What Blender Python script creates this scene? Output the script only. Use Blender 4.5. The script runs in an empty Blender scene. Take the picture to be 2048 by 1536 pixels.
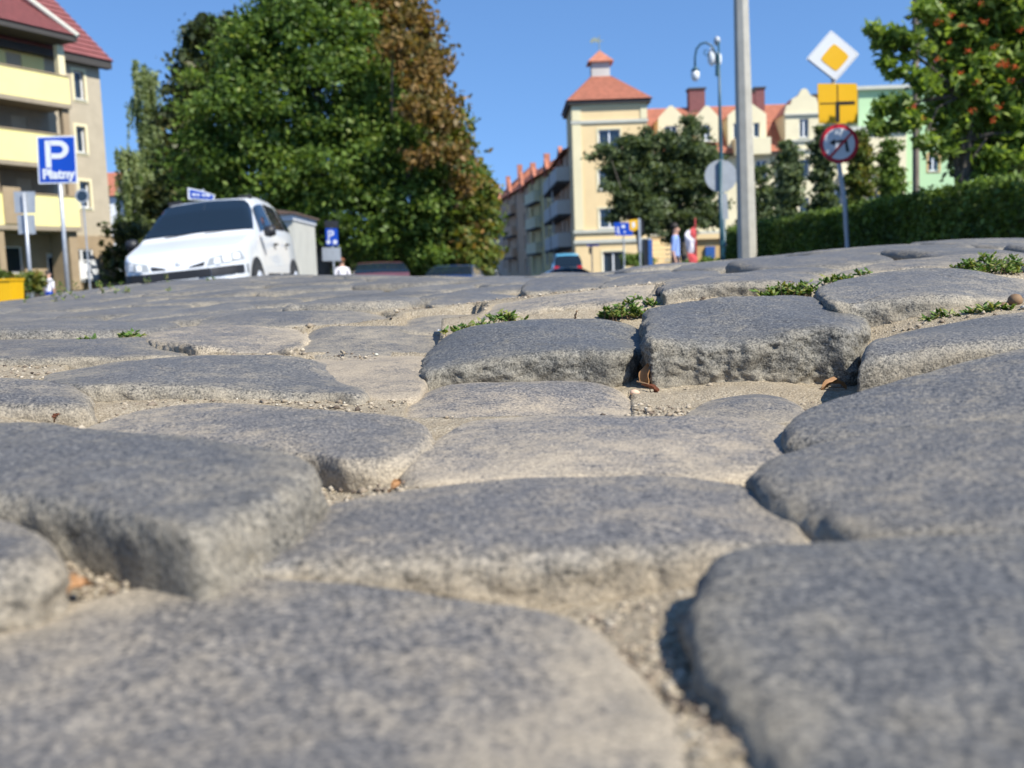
import bpy, math, random
import numpy as np
from mathutils import Matrix, Vector, Quaternion
R = math.radians
random.seed(7); rng = np.random.default_rng(7)
scene = bpy.context.scene
COL = scene.collection
# ------------------------------------------------------------------ camera
EYE = 0.42                                   # eye height above the far street; the camera lies almost on the hump
FPX, CX, CY = 2000.0, 1024.0, 768.0
PITCH, ROLL = math.atan(220/2000.0), R(2.0)
cam = bpy.data.cameras.new('camera'); camo = bpy.data.objects.new('camera', cam); COL.objects.link(camo)
CM = (Matrix.Rotation(R(90)-PITCH, 3, 'X') @ Matrix.Rotation(-ROLL, 3, 'Z'))
camo.matrix_world = Matrix.Translation((0, 0, EYE)) @ CM.to_4x4()
cam.sensor_width = 36; cam.lens = 36*FPX/2048
cam.clip_start = 0.01; cam.clip_end = 3000
cam.dof.use_dof = True; cam.dof.focus_distance = 0.76; cam.dof.aperture_fstop = 12.5
scene.camera = camo
# ------------------------------------------------------------------ world, sun, exposure
SUN_AZ, SUN_EL = R(48), R(47)                # azimuth measured from behind the camera towards the right
sdir = Vector((math.sin(SUN_AZ)*math.cos(SUN_EL), -math.cos(SUN_AZ)*math.cos(SUN_EL), math.sin(SUN_EL)))
w = bpy.data.worlds.new('World'); scene.world = w; w.use_nodes = True
wn, wl = w.node_tree.nodes, w.node_tree.links
bg = wn['Background']; bg.inputs['Strength'].default_value = 0.14
sky = wn.new('ShaderNodeTexSky'); sky.sky_type = 'NISHITA'; sky.sun_disc = False
sky.sun_elevation = SUN_EL; sky.sun_rotation = math.atan2(sdir.x, sdir.y)
sky.altitude = 0; sky.air_density = 1.0; sky.dust_density = 0.0; sky.ozone_density = 6.0
hsv = wn.new('ShaderNodeHueSaturation'); hsv.inputs['Saturation'].default_value = 1.06
tcw = wn.new('ShaderNodeTexCoord'); va = wn.new('ShaderNodeVectorMath'); va.operation = 'ADD'; va.inputs[1].default_value = (0, 0, 0.2)
vn = wn.new('ShaderNodeVectorMath'); vn.operation = 'NORMALIZE'; wl.new(tcw.outputs['Generated'], va.inputs[0]); wl.new(va.outputs[0], vn.inputs[0]); wl.new(vn.outputs[0], sky.inputs['Vector'])
wl.new(sky.outputs[0], hsv.inputs['Color']); wl.new(hsv.outputs[0], bg.inputs['Color'])
sl = bpy.data.lights.new('sun', 'SUN'); sl.energy = 5.0; sl.angle = R(0.53); sl.color = (1, 0.955, 0.87)
so = bpy.data.objects.new('sun', sl); COL.objects.link(so); so.rotation_euler = sdir.to_track_quat('Z', 'Y').to_euler()
so.location = sdir*60
vs = scene.view_settings; vs.view_transform = 'Standard'; vs.look = 'None'; vs.gamma = 1; vs.use_curve_mapping = False
vs.exposure = 0.62
scene.cycles.use_denoising = True; scene.cycles.max_bounces = 6; scene.cycles.transparent_max_bounces = 8
# ------------------------------------------------------------------ pixel helpers
def ray(px, py):
    return CM @ Vector(((px-CX)/FPX, -(py-CY)/FPX, -1.0))
def at(px, py, Y):
    d = ray(px, py); t = Y/d.y
    return Vector((d.x*t, Y, EYE+d.z*t))
def yh(px): return 548-0.0349*(px-1024)
def zat(px, py, Y): return at(px, py, Y).z
# ------------------------------------------------------------------ numpy noise
_H = np.random.default_rng(3).random(65536)
def vnoise(p, s=0):
    i = np.floor(p).astype(np.int64); f = p-i; f = f*f*(3-2*f); r = np.zeros(len(p))
    for dx in (0, 1):
        for dy in (0, 1):
            for dz in (0, 1):
                h = _H[((i[:, 0]+dx)*73856093 ^ (i[:, 1]+dy)*19349663 ^ (i[:, 2]+dz)*83492791 ^ s*7919) & 65535]
                r += h*(f[:, 0] if dx else 1-f[:, 0])*(f[:, 1] if dy else 1-f[:, 1])*(f[:, 2] if dz else 1-f[:, 2])
    return r*2-1
def fbm(p, sc, o=3, s=0, ridged=False):
    r = np.zeros(len(p)); a = 1; t = 0
    for k in range(o):
        n = vnoise(p*sc*(2.03**k)+17.3*k, s+k)
        r += a*((1-2*np.abs(n)) if ridged else n); t += a; a *= 0.5
    return r/t
# ------------------------------------------------------------------ object helpers
def tag(o, label=None, cat=None, group=None, kind=None):
    if label: o['label'] = label
    if cat: o['category'] = cat
    if group: o['group'] = group
    if kind: o['kind'] = kind
    return o
def empty(name, loc, label=None, cat=None, group=None, rz=0):
    o = bpy.data.objects.new(name, None); o.empty_display_size = 0.1; COL.objects.link(o)
    o.location = loc; o.rotation_euler = (0, 0, rz); return tag(o, label, cat, group)
def link(name, me, parent=None, loc=None):
    o = bpy.data.objects.new(name, me); COL.objects.link(o)
    if parent: o.parent = parent
    if loc is not None: o.location = loc
    return o
def np_mesh(name, V, F, mat=None, smooth=False, attrs=None, mats=None, mi=None):
    V = np.asarray(V, dtype=np.float32); me = bpy.data.meshes.new(name)
    if isinstance(F, np.ndarray):
        n, k = F.shape
        me.vertices.add(len(V)); me.vertices.foreach_set('co', V.ravel())
        me.loops.add(n*k); me.loops.foreach_set('vertex_index', F.ravel().astype(np.int32))
        me.polygons.add(n); me.polygons.foreach_set('loop_start', np.arange(0, n*k, k, dtype=np.int32))
        me.polygons.foreach_set('loop_total', np.full(n, k, dtype=np.int32))
        me.update(calc_edges=True)
    else:
        me.from_pydata(V.tolist(), [], F)
    if attrs:
        for an, av in attrs.items():
            a = me.attributes.new(an, 'FLOAT', 'POINT'); a.data.foreach_set('value', np.asarray(av, dtype=np.float32))
    for m in (mats or ([mat] if mat else [])): me.materials.append(m)
    if mi is not None: me.polygons.foreach_set('material_index', np.asarray(mi, dtype=np.int32))
    if smooth: me.polygons.foreach_set('use_smooth', np.ones(len(me.polygons), dtype=bool))
    me.validate(); return me
class MB:
    def __init__(s): s.v = []; s.f = []
    def quad(s, *p):
        n = len(s.v); s.v += [tuple(q) for q in p]; s.f.append(tuple(range(n, n+len(p)))); return s
    def box(s, x0, x1, y0, y1, z0, z1, M=None):
        P = [Vector((x, y, z)) for z in (z0, z1) for (x, y) in ((x0, y0), (x1, y0), (x1, y1), (x0, y1))]
        if M is not None: P = [M @ p for p in P]
        n = len(s.v); s.v += [tuple(p) for p in P]
        for f in ((0, 3, 2, 1), (4, 5, 6, 7), (0, 1, 5, 4), (1, 2, 6, 5), (2, 3, 7, 6), (3, 0, 4, 7)):
            s.f.append(tuple(n+i for i in f))
        return s
    def tube(s, pts, rad, n=10, caps=True):
        pts = [Vector(p) for p in pts]; rr = rad if isinstance(rad, (list, tuple)) else [rad]*len(pts)
        b = len(s.v); up = None
        for i, p in enumerate(pts):
            d = (pts[min(i+1, len(pts)-1)]-pts[max(i-1, 0)]).normalized()
            if up is None: up = Vector((1, 0, 0)) if abs(d.x) < 0.9 else Vector((0, 1, 0))
            a = (up-d*up.dot(d)).normalized(); c = d.cross(a); up = a
            for k in range(n):
                t = 2*math.pi*k/n; s.v.append(tuple(p+(a*math.cos(t)+c*math.sin(t))*rr[i]))
        for i in range(len(pts)-1):
            for k in range(n):
                k2 = (k+1) % n; s.f.append((b+i*n+k, b+i*n+k2, b+(i+1)*n+k2, b+(i+1)*n+k))
        if caps:
            s.f.append(tuple(b+k for k in reversed(range(n)))); s.f.append(tuple(b+(len(pts)-1)*n+k for k in range(n)))
        return s
    def lathe(s, prof, c=(0, 0, 0), n=16):
        return s.tube([(c[0], c[1], c[2]+z) for r, z in prof], [max(r, 1e-4) for r, z in prof], n)
    def prism(s, poly, y0, y1):                 # polygon in x-z, extruded along y
        n = len(s.v); k = len(poly)
        s.v += [(x, y0, z) for x, z in poly]+[(x, y1, z) for x, z in poly]
        s.f.append(tuple(range(n, n+k))); s.f.append(tuple(reversed(range(n+k, n+2*k))))
        for i in range(k): s.f.append((n+i, n+k+i, n+k+(i+1) % k, n+(i+1) % k))
        return s
    def xf(s, M): s.v = [tuple(M @ Vector(p)) for p in s.v]; return s
    def build(s, name, mat, parent=None, smooth=False, loc=None):
        return link(name, np_mesh(name, s.v, s.f, mat, smooth), parent, loc)
# ------------------------------------------------------------------ materials
def nt(name):
    m = bpy.data.materials.new(name); m.use_nodes = True
    return m, m.node_tree.nodes, m.node_tree.links, m.node_tree.nodes['Principled BSDF']
def mat(name, col, rough=0.7, var=0.15, sc=3.0, bump=0.0, bsc=40, metal=0, spec=0.5, dirt=None, coat=0):
    m, n, l, b = nt(name)
    tc = n.new('ShaderNodeTexCoord'); a = n.new('ShaderNodeTexNoise'); a.inputs['Scale'].default_value = sc; a.inputs['Detail'].default_value = 6
    l.new(tc.outputs['Object'], a.inputs['Vector'])
    cr = n.new('ShaderNodeMapRange'); cr.inputs[1].default_value = 0.3; cr.inputs[2].default_value = 0.7
    cr.inputs[3].default_value = 1-var; cr.inputs[4].default_value = 1+var*0.7
    l.new(a.outputs['Fac'], cr.inputs[0])
    mx = n.new('ShaderNodeVectorMath'); mx.operation = 'SCALE'; mx.inputs[0].default_value = col[:3]; l.new(cr.outputs[0], mx.inputs['Scale'])
    l.new(mx.outputs[0], b.inputs['Base Color'])
    b.inputs['Roughness'].default_value = rough; b.inputs['Metallic'].default_value = metal
    b.inputs['Specular IOR Level'].default_value = spec; b.inputs['Coat Weight'].default_value = coat
    if bump:
        q = n.new('ShaderNodeTexNoise'); q.inputs['Scale'].default_value = bsc; q.inputs['Detail'].default_value = 5; l.new(tc.outputs['Object'], q.inputs['Vector'])
        bp = n.new('ShaderNodeBump'); bp.inputs['Strength'].default_value = 0.6; bp.inputs['Distance'].default_value = bump
        l.new(q.outputs['Fac'], bp.inputs['Height']); l.new(bp.outputs[0], b.inputs['Normal'])
    return m
def ramp(n, l, fac, stops):
    r = n.new('ShaderNodeValToRGB'); e = r.color_ramp.elements
    while len(e) < len(stops): e.new(0.5)
    for k, (p, c) in enumerate(stops): e[k].position = p; e[k].color = (*c, 1)
    l.new(fac, r.inputs[0]); return r.outputs[0]
def mix(n, l, fac, a, b, mode='MIX'):
    m = n.new('ShaderNodeMix'); m.data_type = 'RGBA'; m.blend_type = mode
    for s, v in ((m.inputs[0], fac), (m.inputs[6], a), (m.inputs[7], b)):
        if hasattr(v, 'is_linked'): l.new(v, s)
        else: s.default_value = v if not isinstance(v, tuple) else (*v, 1)
    return m.outputs[2]
def math_n(n, l, op, *v, clamp=False):
    m = n.new('ShaderNodeMath'); m.operation = op; m.use_clamp = clamp
    for k, x in enumerate(v):
        if hasattr(x, 'is_linked'): l.new(x, m.inputs[k])
        else: m.inputs[k].default_value = x
    return m.outputs[0]
def noise(n, l, vec, sc, det=6, rough=0.6, dist=0.0):
    a = n.new('ShaderNodeTexNoise'); a.inputs['Scale'].default_value = sc; a.inputs['Detail'].default_value = det
    a.inputs['Roughness'].default_value = rough; a.inputs['Distortion'].default_value = dist; l.new(vec, a.inputs['Vector']); return a.outputs['Fac']
def stone_mat():
    m, n, l, b = nt('worn_granite')
    tc = n.new('ShaderNodeTexCoord'); oi = n.new('ShaderNodeObjectInfo')
    off = n.new('ShaderNodeVectorMath'); off.operation = 'ADD'; sc = n.new('ShaderNodeVectorMath'); sc.operation = 'SCALE'
    cmb = n.new('ShaderNodeCombineXYZ')
    for k in range(3): l.new(oi.outputs['Random'], cmb.inputs[k])
    l.new(cmb.outputs[0], sc.inputs[0]); sc.inputs['Scale'].default_value = 37
    l.new(tc.outputs['Object'], off.inputs[0]); l.new(sc.outputs[0], off.inputs[1]); v = off.outputs[0]
    at_ = n.new('ShaderNodeAttribute'); at_.attribute_name = 'side'; side = at_.outputs['Fac']
    fa = noise(n, l, v, 720, 4, 0.65); fb = noise(n, l, v, 420, 3, 0.6); f1 = math_n(n, l, 'MULTIPLY_ADD', fb, .36, math_n(n, l, 'MULTIPLY', fa, .64)); f2 = noise(n, l, v, 60, 5, 0.6); f3 = noise(n, l, v, 13, 4, 0.6); f4 = noise(n, l, v, 900, 2, 0.5)
    grain = ramp(n, l, f1, [(0.38, (0.03, 0.03, 0.03)), (0.46, (0.095, 0.092, 0.088)), (0.54, (0.15, 0.143, 0.132)), (0.64, (0.34, 0.315, 0.27))])
    tone = ramp(n, l, f3, [(0.3, (0.8, 0.81, 0.83)), (0.7, (1.03, 1.01, 0.97))])
    c = mix(n, l, 1.0, grain, tone, 'MULTIPLY')
    sg = ramp(n, l, f1, [(0.36, (0.03, 0.027, 0.022)), (0.47, (0.12, 0.108, 0.085)), (0.55, (0.2, 0.183, 0.148)), (0.65, (0.33, 0.305, 0.25))])
    sm = math_n(n, l, 'MULTIPLY_ADD', f2, 1.4, -0.7); s2 = math_n(n, l, 'ADD', side, sm, clamp=True)
    c = mix(n, l, s2, c, sg)
    # dry dust and sand lying in the lower parts and as blotches
    dsum = math_n(n, l, 'MULTIPLY_ADD', f2, 1.5, -0.97); d3 = math_n(n, l, 'MULTIPLY_ADD', f3, 2.0, -0.75)
    d = math_n(n, l, 'ADD', dsum, oi.outputs['Alpha']); d = math_n(n, l, 'ADD', d, math_n(n, l, 'MULTIPLY', d3, 0.55))
    ad = n.new('ShaderNodeAttribute'); ad.attribute_name = 'dust'; d = math_n(n, l, 'ADD', d, ad.outputs['Fac']); d = math_n(n, l, 'MULTIPLY_ADD', side, .34, d)
    d = math_n(n, l, 'ADD', d, math_n(n, l, 'MULTIPLY_ADD', f1, 2.6, -1.3)); d = math_n(n, l, 'MULTIPLY', d, 1.25, clamp=True); d = math_n(n, l, 'MULTIPLY', d, 0.88)
    dc = ramp(n, l, f4, [(0.3, (0.2, 0.17, 0.125)), (0.7, (0.4, 0.345, 0.255))])
    c = mix(n, l, d, c, dc)
    c = mix(n, l, 1.0, c, oi.outputs['Color'], 'MULTIPLY')
    l.new(c, b.inputs['Base Color'])
    ro = math_n(n, l, 'MULTIPLY_ADD', d, 0.3, 0.5); ro = math_n(n, l, 'MULTIPLY_ADD', side, 0.15, ro, clamp=True); l.new(ro, b.inputs['Roughness'])
    b.inputs['Specular IOR Level'].default_value = 0.42
    h = math_n(n, l, 'ADD', math_n(n, l, 'MULTIPLY', f1, 0.35), math_n(n, l, 'MULTIPLY', f2, math_n(n, l, 'MULTIPLY_ADD', side, 2.2, 0.5)))
    bp = n.new('ShaderNodeBump'); bp.inputs['Strength'].default_value = 0.75; bp.inputs['Distance'].default_value = 0.0022
    l.new(h, bp.inputs['Height']); l.new(bp.outputs[0], b.inputs['Normal'])
    return m
def sand_mat():
    m, n, l, b = nt('dry_sand'); tc = n.new('ShaderNodeTexCoord'); v = tc.outputs['Object']
    f1 = noise(n, l, v, 700, 3, 0.6); f2 = noise(n, l, v, 30, 5, 0.6); f3 = noise(n, l, v, 220, 4, 0.7); f5 = noise(n, l, v, 1.7, 3, .5)
    c = ramp(n, l, f1, [(0.3, (0.16, 0.12, 0.08)), (0.45, (0.31, 0.26, 0.18)), (0.6, (0.43, 0.36, 0.26)), (0.72, (0.6, 0.54, 0.43))])
    c = mix(n, l, math_n(n, l, 'MULTIPLY_ADD', f2, 2.2, -0.75, clamp=True), c, mix(n, l, 1.0, c, (0.72, 0.7, 0.68), 'MULTIPLY'))
    l.new(c, b.inputs['Base Color']); b.inputs['Roughness'].default_value = 0.95; b.inputs['Specular IOR Level'].default_value = 0.2
    bp = n.new('ShaderNodeBump'); bp.inputs['Strength'].default_value = 0.9; bp.inputs['Distance'].default_value = 0.002
    l.new(math_n(n, l, 'ADD', f1, f3), bp.inputs['Height']); l.new(bp.outputs[0], b.inputs['Normal']); return m
def leaf_mat(name, stops, trans=0.35, rough=0.5):
    m, n, l, b = nt(name); a = n.new('ShaderNodeAttribute'); a.attribute_name = 'tint'
    c = ramp(n, l, a.outputs['Fac'], stops); l.new(c, b.inputs['Base Color']); b.inputs['Roughness'].default_value = rough
    b.inputs['Specular IOR Level'].default_value = 0.3
    t = n.new('ShaderNodeBsdfTranslucent'); l.new(mix(n, l, 1.0, c, (1.3, 1.3, 0.6), 'MULTIPLY'), t.inputs['Color'])
    ms = n.new('ShaderNodeMixShader'); ms.inputs[0].default_value = trans
    l.new(b.outputs[0], ms.inputs[1]); l.new(t.outputs[0], ms.inputs[2]); l.new(ms.outputs[0], n['Material Output'].inputs['Surface']); return m
def glass_mat(name='window_glass', col=(0.02, 0.03, 0.04), r=0.05, spec=0.8):
    m, n, l, b = nt(name); b.inputs['Base Color'].default_value = (*col, 1); b.inputs['Roughness'].default_value = r
    b.inputs['Specular IOR Level'].default_value = spec; return m
M = dict(
 lampglass=mat('headlamp_glass', (0.3, 0.32, 0.33), 0.25, 0.05), stone=stone_mat(), sand=sand_mat(), asphalt=mat('asphalt', (0.06, 0.06, 0.065), 0.9, 0.2, 8, 0.003, 200),
 grassg=mat('lawn_ground', (0.06, 0.09, 0.03), 0.9, 0.4, 4, 0.02, 60), pavement=mat('concrete_slabs', (0.28, 0.27, 0.25), 0.9, 0.15, 5),
 glass=glass_mat(), carglass=glass_mat('car_glass', (0.01, 0.018, 0.028), 0.03, 0.42),
 white=mat('white_paint', (0.75, 0.76, 0.76), 0.4, 0.04), carwhite=mat('white_car_paint', (0.66, 0.68, 0.69), 0.3, 0.01, coat=0.6),
 black=mat('black_plastic', (0.02, 0.02, 0.022), 0.5, 0.1), rubber=mat('tyre_rubber', (0.02, 0.02, 0.02), 0.85, 0.1),
 chrome=mat('bright_reflector', (0.7, 0.72, 0.74), 0.15, 0.02, metal=0.9), amber=mat('amber_lens', (0.7, 0.25, 0.02), 0.3, 0.05),
 red=mat('red_lens', (0.55, 0.02, 0.03), 0.25, 0.05), steel=mat('galvanised_steel', (0.38, 0.4, 0.42), 0.45, 0.12, 12, metal=0.35),
 signgrey=mat('sign_back_grey', (0.36, 0.39, 0.42), 0.5, 0.1, 6, metal=0.2), signblue=mat('sign_blue', (0.005, 0.06, 0.42), 0.35, 0.05),
 signwhite=mat('sign_white', (0.68, 0.7, 0.72), 0.4, 0.04), signyellow=mat('sign_yellow', (0.75, 0.42, 0.005), 0.4, 0.06),
 signred=mat('sign_red', (0.5, 0.012, 0.03), 0.4, 0.05), signblack=mat('sign_black', (0.015, 0.015, 0.015), 0.4, 0.05),
 yellow=mat('yellow_grit_bin', (0.8, 0.45, 0.003), 0.45, 0.06), wood=mat('weathered_pole_wood', (0.2, 0.17, 0.14), 0.9, 0.3, 8),
 concrete=mat('pole_concrete', (0.42, 0.4, 0.34), 0.9, 0.12, 6, 0.004, 60), darkgreen=mat('lamp_post_dark_paint', (0.02, 0.07, 0.09), 0.4, 0.1),
 opal=mat('opal_globe', (0.75, 0.76, 0.74), 0.2, 0.03), bark=mat('tree_bark', (0.09, 0.075, 0.06), 0.95, 0.35, 9, 0.02, 20),
 birchbark=mat('birch_bark', (0.5, 0.48, 0.44), 0.8, 0.5, 5), render=mat('grey_beige_render', (0.42, 0.36, 0.26), 0.95, 0.1, 1.5),
 plinth=mat('brown_render', (0.33, 0.25, 0.155), 0.95, 0.12, 2), balc=mat('yellow_balcony_panel', (0.78, 0.7, 0.3), 0.8, 0.06, 1),
 loggia=mat('shaded_loggia_render', (0.3, 0.25, 0.18), 0.95, 0.12, 2), roofred=mat('dark_red_tiles', (0.21, 0.065, 0.06), 0.75, 0.2, 5),
 roofor=mat('orange_tiles', (0.42, 0.16, 0.095), 0.85, 0.2, 3), dark=mat('dark_eaves', (0.05, 0.045, 0.04), 0.8, 0.1),
 cream=mat('cream_render', (0.74, 0.56, 0.3), 0.95, 0.05, 0.8), pale=mat('pale_yellow_trim', (0.72, 0.64, 0.4), 0.9, 0.05, 1),
 trimgrey=mat('grey_stone_trim', (0.5, 0.5, 0.42), 0.9, 0.06), palewall=mat('light_cream_render', (0.72, 0.64, 0.42), 0.95, 0.06, 0.8),
 ochre=mat('ochre_render', (0.55, 0.36, 0.15), 0.95, 0.1, 1), greenwall=mat('mint_green_render', (0.42, 0.6, 0.34), 0.95, 0.05, 0.8),
 chim=mat('chimney_brick', (0.2, 0.08, 0.075), 0.9, 0.25, 8), greywall=mat('dull_grey_render', (0.62, 0.42, 0.29), 0.95, 0.15, 0.8),
 olive=mat('olive_cream_render', (0.72, 0.56, 0.27), 0.95, 0.1, 0.8), brownwall=mat('brown_render_bay', (0.6, 0.38, 0.23), 0.95, 0.15, 1),
 lightgrey=mat('light_grey_panel', (0.52, 0.49, 0.44), 0.85, 0.08, 1), blueplastic=mat('blue_panel', (0.02, 0.09, 0.3), 0.5, 0.1),
 hutwall=mat('kiosk_render', (0.5, 0.49, 0.42), 0.95, 0.08, 2), hutroof=mat('brown_felt_roof', (0.12, 0.08, 0.06), 0.9, 0.2, 4),
 skin=mat('skin', (0.5, 0.28, 0.19), 0.6, 0.05), shirt=mat('blue_shirt_cloth', (0.22, 0.32, 0.6), 0.9, 0.08, 8), trousers=mat('dark_trousers_cloth', (0.035, 0.03, 0.035), 0.9, 0.1),
 hair=mat('dark_hair', (0.025, 0.018, 0.012), 0.7, 0.2), hair2=mat('auburn_hair', (0.2, 0.07, 0.025), 0.7, 0.2), whitecloth=mat('white_cloth', (0.75, 0.72, 0.74), 0.9, 0.05),
 redcloth=mat('red_banner_cloth', (0.5, 0.06, 0.06), 0.8, 0.08), bluecar=mat('light_blue_car_paint', (0.1, 0.36, 0.52), 0.3, 0.03, coat=0.5),
 redcar=mat('maroon_car_paint', (0.12, 0.05, 0.06), 0.3, 0.05, coat=0.5), navycar=mat('navy_car_paint', (0.02, 0.045, 0.12), 0.3, 0.05, coat=0.5),
 greencar=mat('dark_green_car_paint', (0.02, 0.05, 0.04), 0.3, 0.05, coat=0.5), greycar=mat('silver_car_paint', (0.5, 0.52, 0.55), 0.3, 0.05, coat=0.5),
 deadleaf=mat('dead_leaf', (0.2, 0.065, 0.028), 0.65, 0.35, 60), deadleaf2=mat('pale_dead_leaf', (0.36, 0.19, 0.08), 0.7, 0.3, 60),
 twig=mat('twig', (0.2, 0.12, 0.06), 0.8, 0.3, 80), pebble=mat('pale_pebble', (0.42, 0.36, 0.26), 0.8, 0.2, 100), berry=mat('orange_red_berries', (0.62, 0.09, 0.01), 0.4, 0.2, 3),
 copper=mat('verdigris_vane', (0.25, 0.28, 0.22), 0.6, 0.1),
)
G = dict(
 maple=leaf_mat('maple_leaves', [(0, (0.042, 0.072, 0.018)), (0.35, (0.088, 0.15, 0.028)), (0.75, (0.155, 0.235, 0.042)), (1, (0.28, 0.33, 0.08))], 0.42),
 dark=leaf_mat('dark_leaves', [(0, (0.02, 0.032, 0.014)), (0.5, (0.055, 0.075, 0.025)), (1, (0.13, 0.12, 0.04))]),
 brown=leaf_mat('browning_leaves', [(0, (0.07, 0.075, 0.022)), (0.3, (0.15, 0.115, 0.03)), (0.7, (0.27, 0.155, 0.05)), (1, (0.38, 0.25, 0.1))]),
 yellowg=leaf_mat('yellow_green_leaves', [(0, (0.05, 0.08, 0.016)), (0.5, (0.13, 0.17, 0.03)), (0.8, (0.25, 0.2, 0.045)), (1, (0.36, 0.2, 0.06))]),
 birch=leaf_mat('birch_leaves', [(0, (0.12, 0.16, 0.06)), (0.5, (0.23, 0.28, 0.11)), (1, (0.36, 0.4, 0.2))]),
 hedge=leaf_mat('hedge_leaves', [(0, (0.04, 0.065, 0.014)), (0.5, (0.1, 0.16, 0.028)), (1, (0.26, 0.36, 0.07))], 0.3),
 rowan=leaf_mat('rowan_leaves', [(0, (0.08, 0.12, 0.025)), (0.5, (0.17, 0.26, 0.05)), (1, (0.34, 0.42, 0.1))], 0.5),
 park=leaf_mat('grey_green_leaves', [(0, (0.04, 0.062, 0.026)), (0.5, (0.095, 0.13, 0.052)), (1, (0.19, 0.23, 0.1))]),
 weed=leaf_mat('weed_leaves', [(0, (0.035, 0.075, 0.015)), (0.6, (0.11, 0.2, 0.035)), (1, (0.28, 0.27, 0.08))], 0.3),
)
# ================================================================== THE COBBLED HUMP
class TPS:
    def __init__(s, P, lam=1e-4):
        P = np.array(P, float); s.x = P[:, :2]; n = len(P)
        K = s.k(s.x, s.x)+lam*np.eye(n); Q = np.c_[np.ones(n), s.x]
        A = np.block([[K, Q], [Q.T, np.zeros((3, 3))]]); s.w = np.linalg.solve(A, np.r_[P[:, 2], 0, 0, 0])
    def k(s, a, b):
        r2 = ((a[:, None, :]-b[None])**2).sum(-1); return np.where(r2 > 0, 0.5*r2*np.log(np.maximum(r2, 1e-18)), 0)
    def __call__(s, x, y):
        x = np.atleast_1d(np.asarray(x, float)); y = np.atleast_1d(np.asarray(y, float)); sh = x.shape; q = np.c_[x.ravel(), y.ravel()]; o = []
        for i in range(0, len(q), 20000):
            c = q[i:i+20000]; o.append(s.k(c, s.x) @ s.w[:-3]+s.w[-3]+c @ s.w[-2:])
        return np.concatenate(o).reshape(sh)
# sand level seen in the joints: pixel and distance of each sighting
SANDC = [(400, 1142, .295), (-150, 1260, .25), (100, 1185, .27), (650, 1000, .43), (1250, 1190, .29), (1385, 1235, .252), (1490, 1440, .187), (1560, 1536, .167),
 (1605, 1030, .36), (1700, 1062, .30), (2048, 1060, .3), (1560, 872, .52), (820, 972, .42), (1200, 968, .405), (1450, 962, .41), (870, 862, .56), (780, 802, .69), (842, 790, .75), (1300, 795, .735),
 (1400, 797, .735), (1330, 815, .66), (1480, 770, .76), (1600, 772, .76), (1700, 771, .77), (1560, 842, .59), (1640, 835, .62), (180, 852, .60), (350, 812, .65), (535, 713, .88), (600, 707, .9),
 (0, 735, .84), (300, 727, .85), (150, 687, 1.04), (900, 662, .97), (1030, 642, .98), (1200, 637, .97), (1285, 640, .965), (1325, 602, 1.0), (1500, 594, .99), (1600, 590, 1.0),
 (1685, 562, 1.06), (1900, 642, .82), (2020, 620, .82), (1740, 722, .8), (1960, 541, 1.08), (2048, 549, 1.06), (2048, 860, .44), (0, 860, .5), (600, 1536, .19), (1000, 1800, .14), (0, 1900, .14), (2048, 1900, .14),
 (2300, 700, .55), (-300, 800, .6), (2400, 560, .9), (-400, 680, 1.0)]
# tops of the far stones up to the crest of the hump
TOPC = [(0, 652, 1.35), (300, 640, 1.35), (600, 612, 1.42), (850, 601, 1.45), (0, 622, 1.9), (300, 603, 1.9), (600, 586, 1.9), (900, 577, 1.85), (1150, 558, 1.8), (1400, 534, 1.6), (1650, 512, 1.6), (1900, 489, 1.55),
 (1250, 562, 1.35), (1450, 545, 1.25), (1700, 530, 1.25), (1950, 512, 1.25), (0, 602, 2.8), (130, 582, 2.9), (250, 568, 3.0), (450, 551, 3.0), (640, 546, 3.2), (860, 551, 3.2), (1000, 552, 3.2), (1150, 547, 2.9),
 (1300, 536, 2.6), (1400, 526, 2.4), (1560, 507, 2.3), (1700, 494, 2.2), (1900, 477, 2.1), (2048, 476, 2.1), (2400, 500, 2.1), (-400, 640, 2.8), (-400, 660, 1.6), (2500, 560, 1.2)]
CTRL = []
for p in SANDC: v = at(*p); CTRL.append((v.x, v.y, v.z))
for p in TOPC:
    v = at(*p); CTRL.append((v.x, v.y, v.z-(.0175 if p[2] > 2.05 else .010)))
    if p[2] > 2.05:
        CTRL.append((v.x*1.25, v.y+1.1, v.z-0.07)); CTRL.append((v.x*1.7, v.y+2.6, v.z-0.3)); CTRL.append((v.x*2.2, v.y+4.2, v.z-0.75))
SAND = TPS(CTRL, 2e-5)
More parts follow.
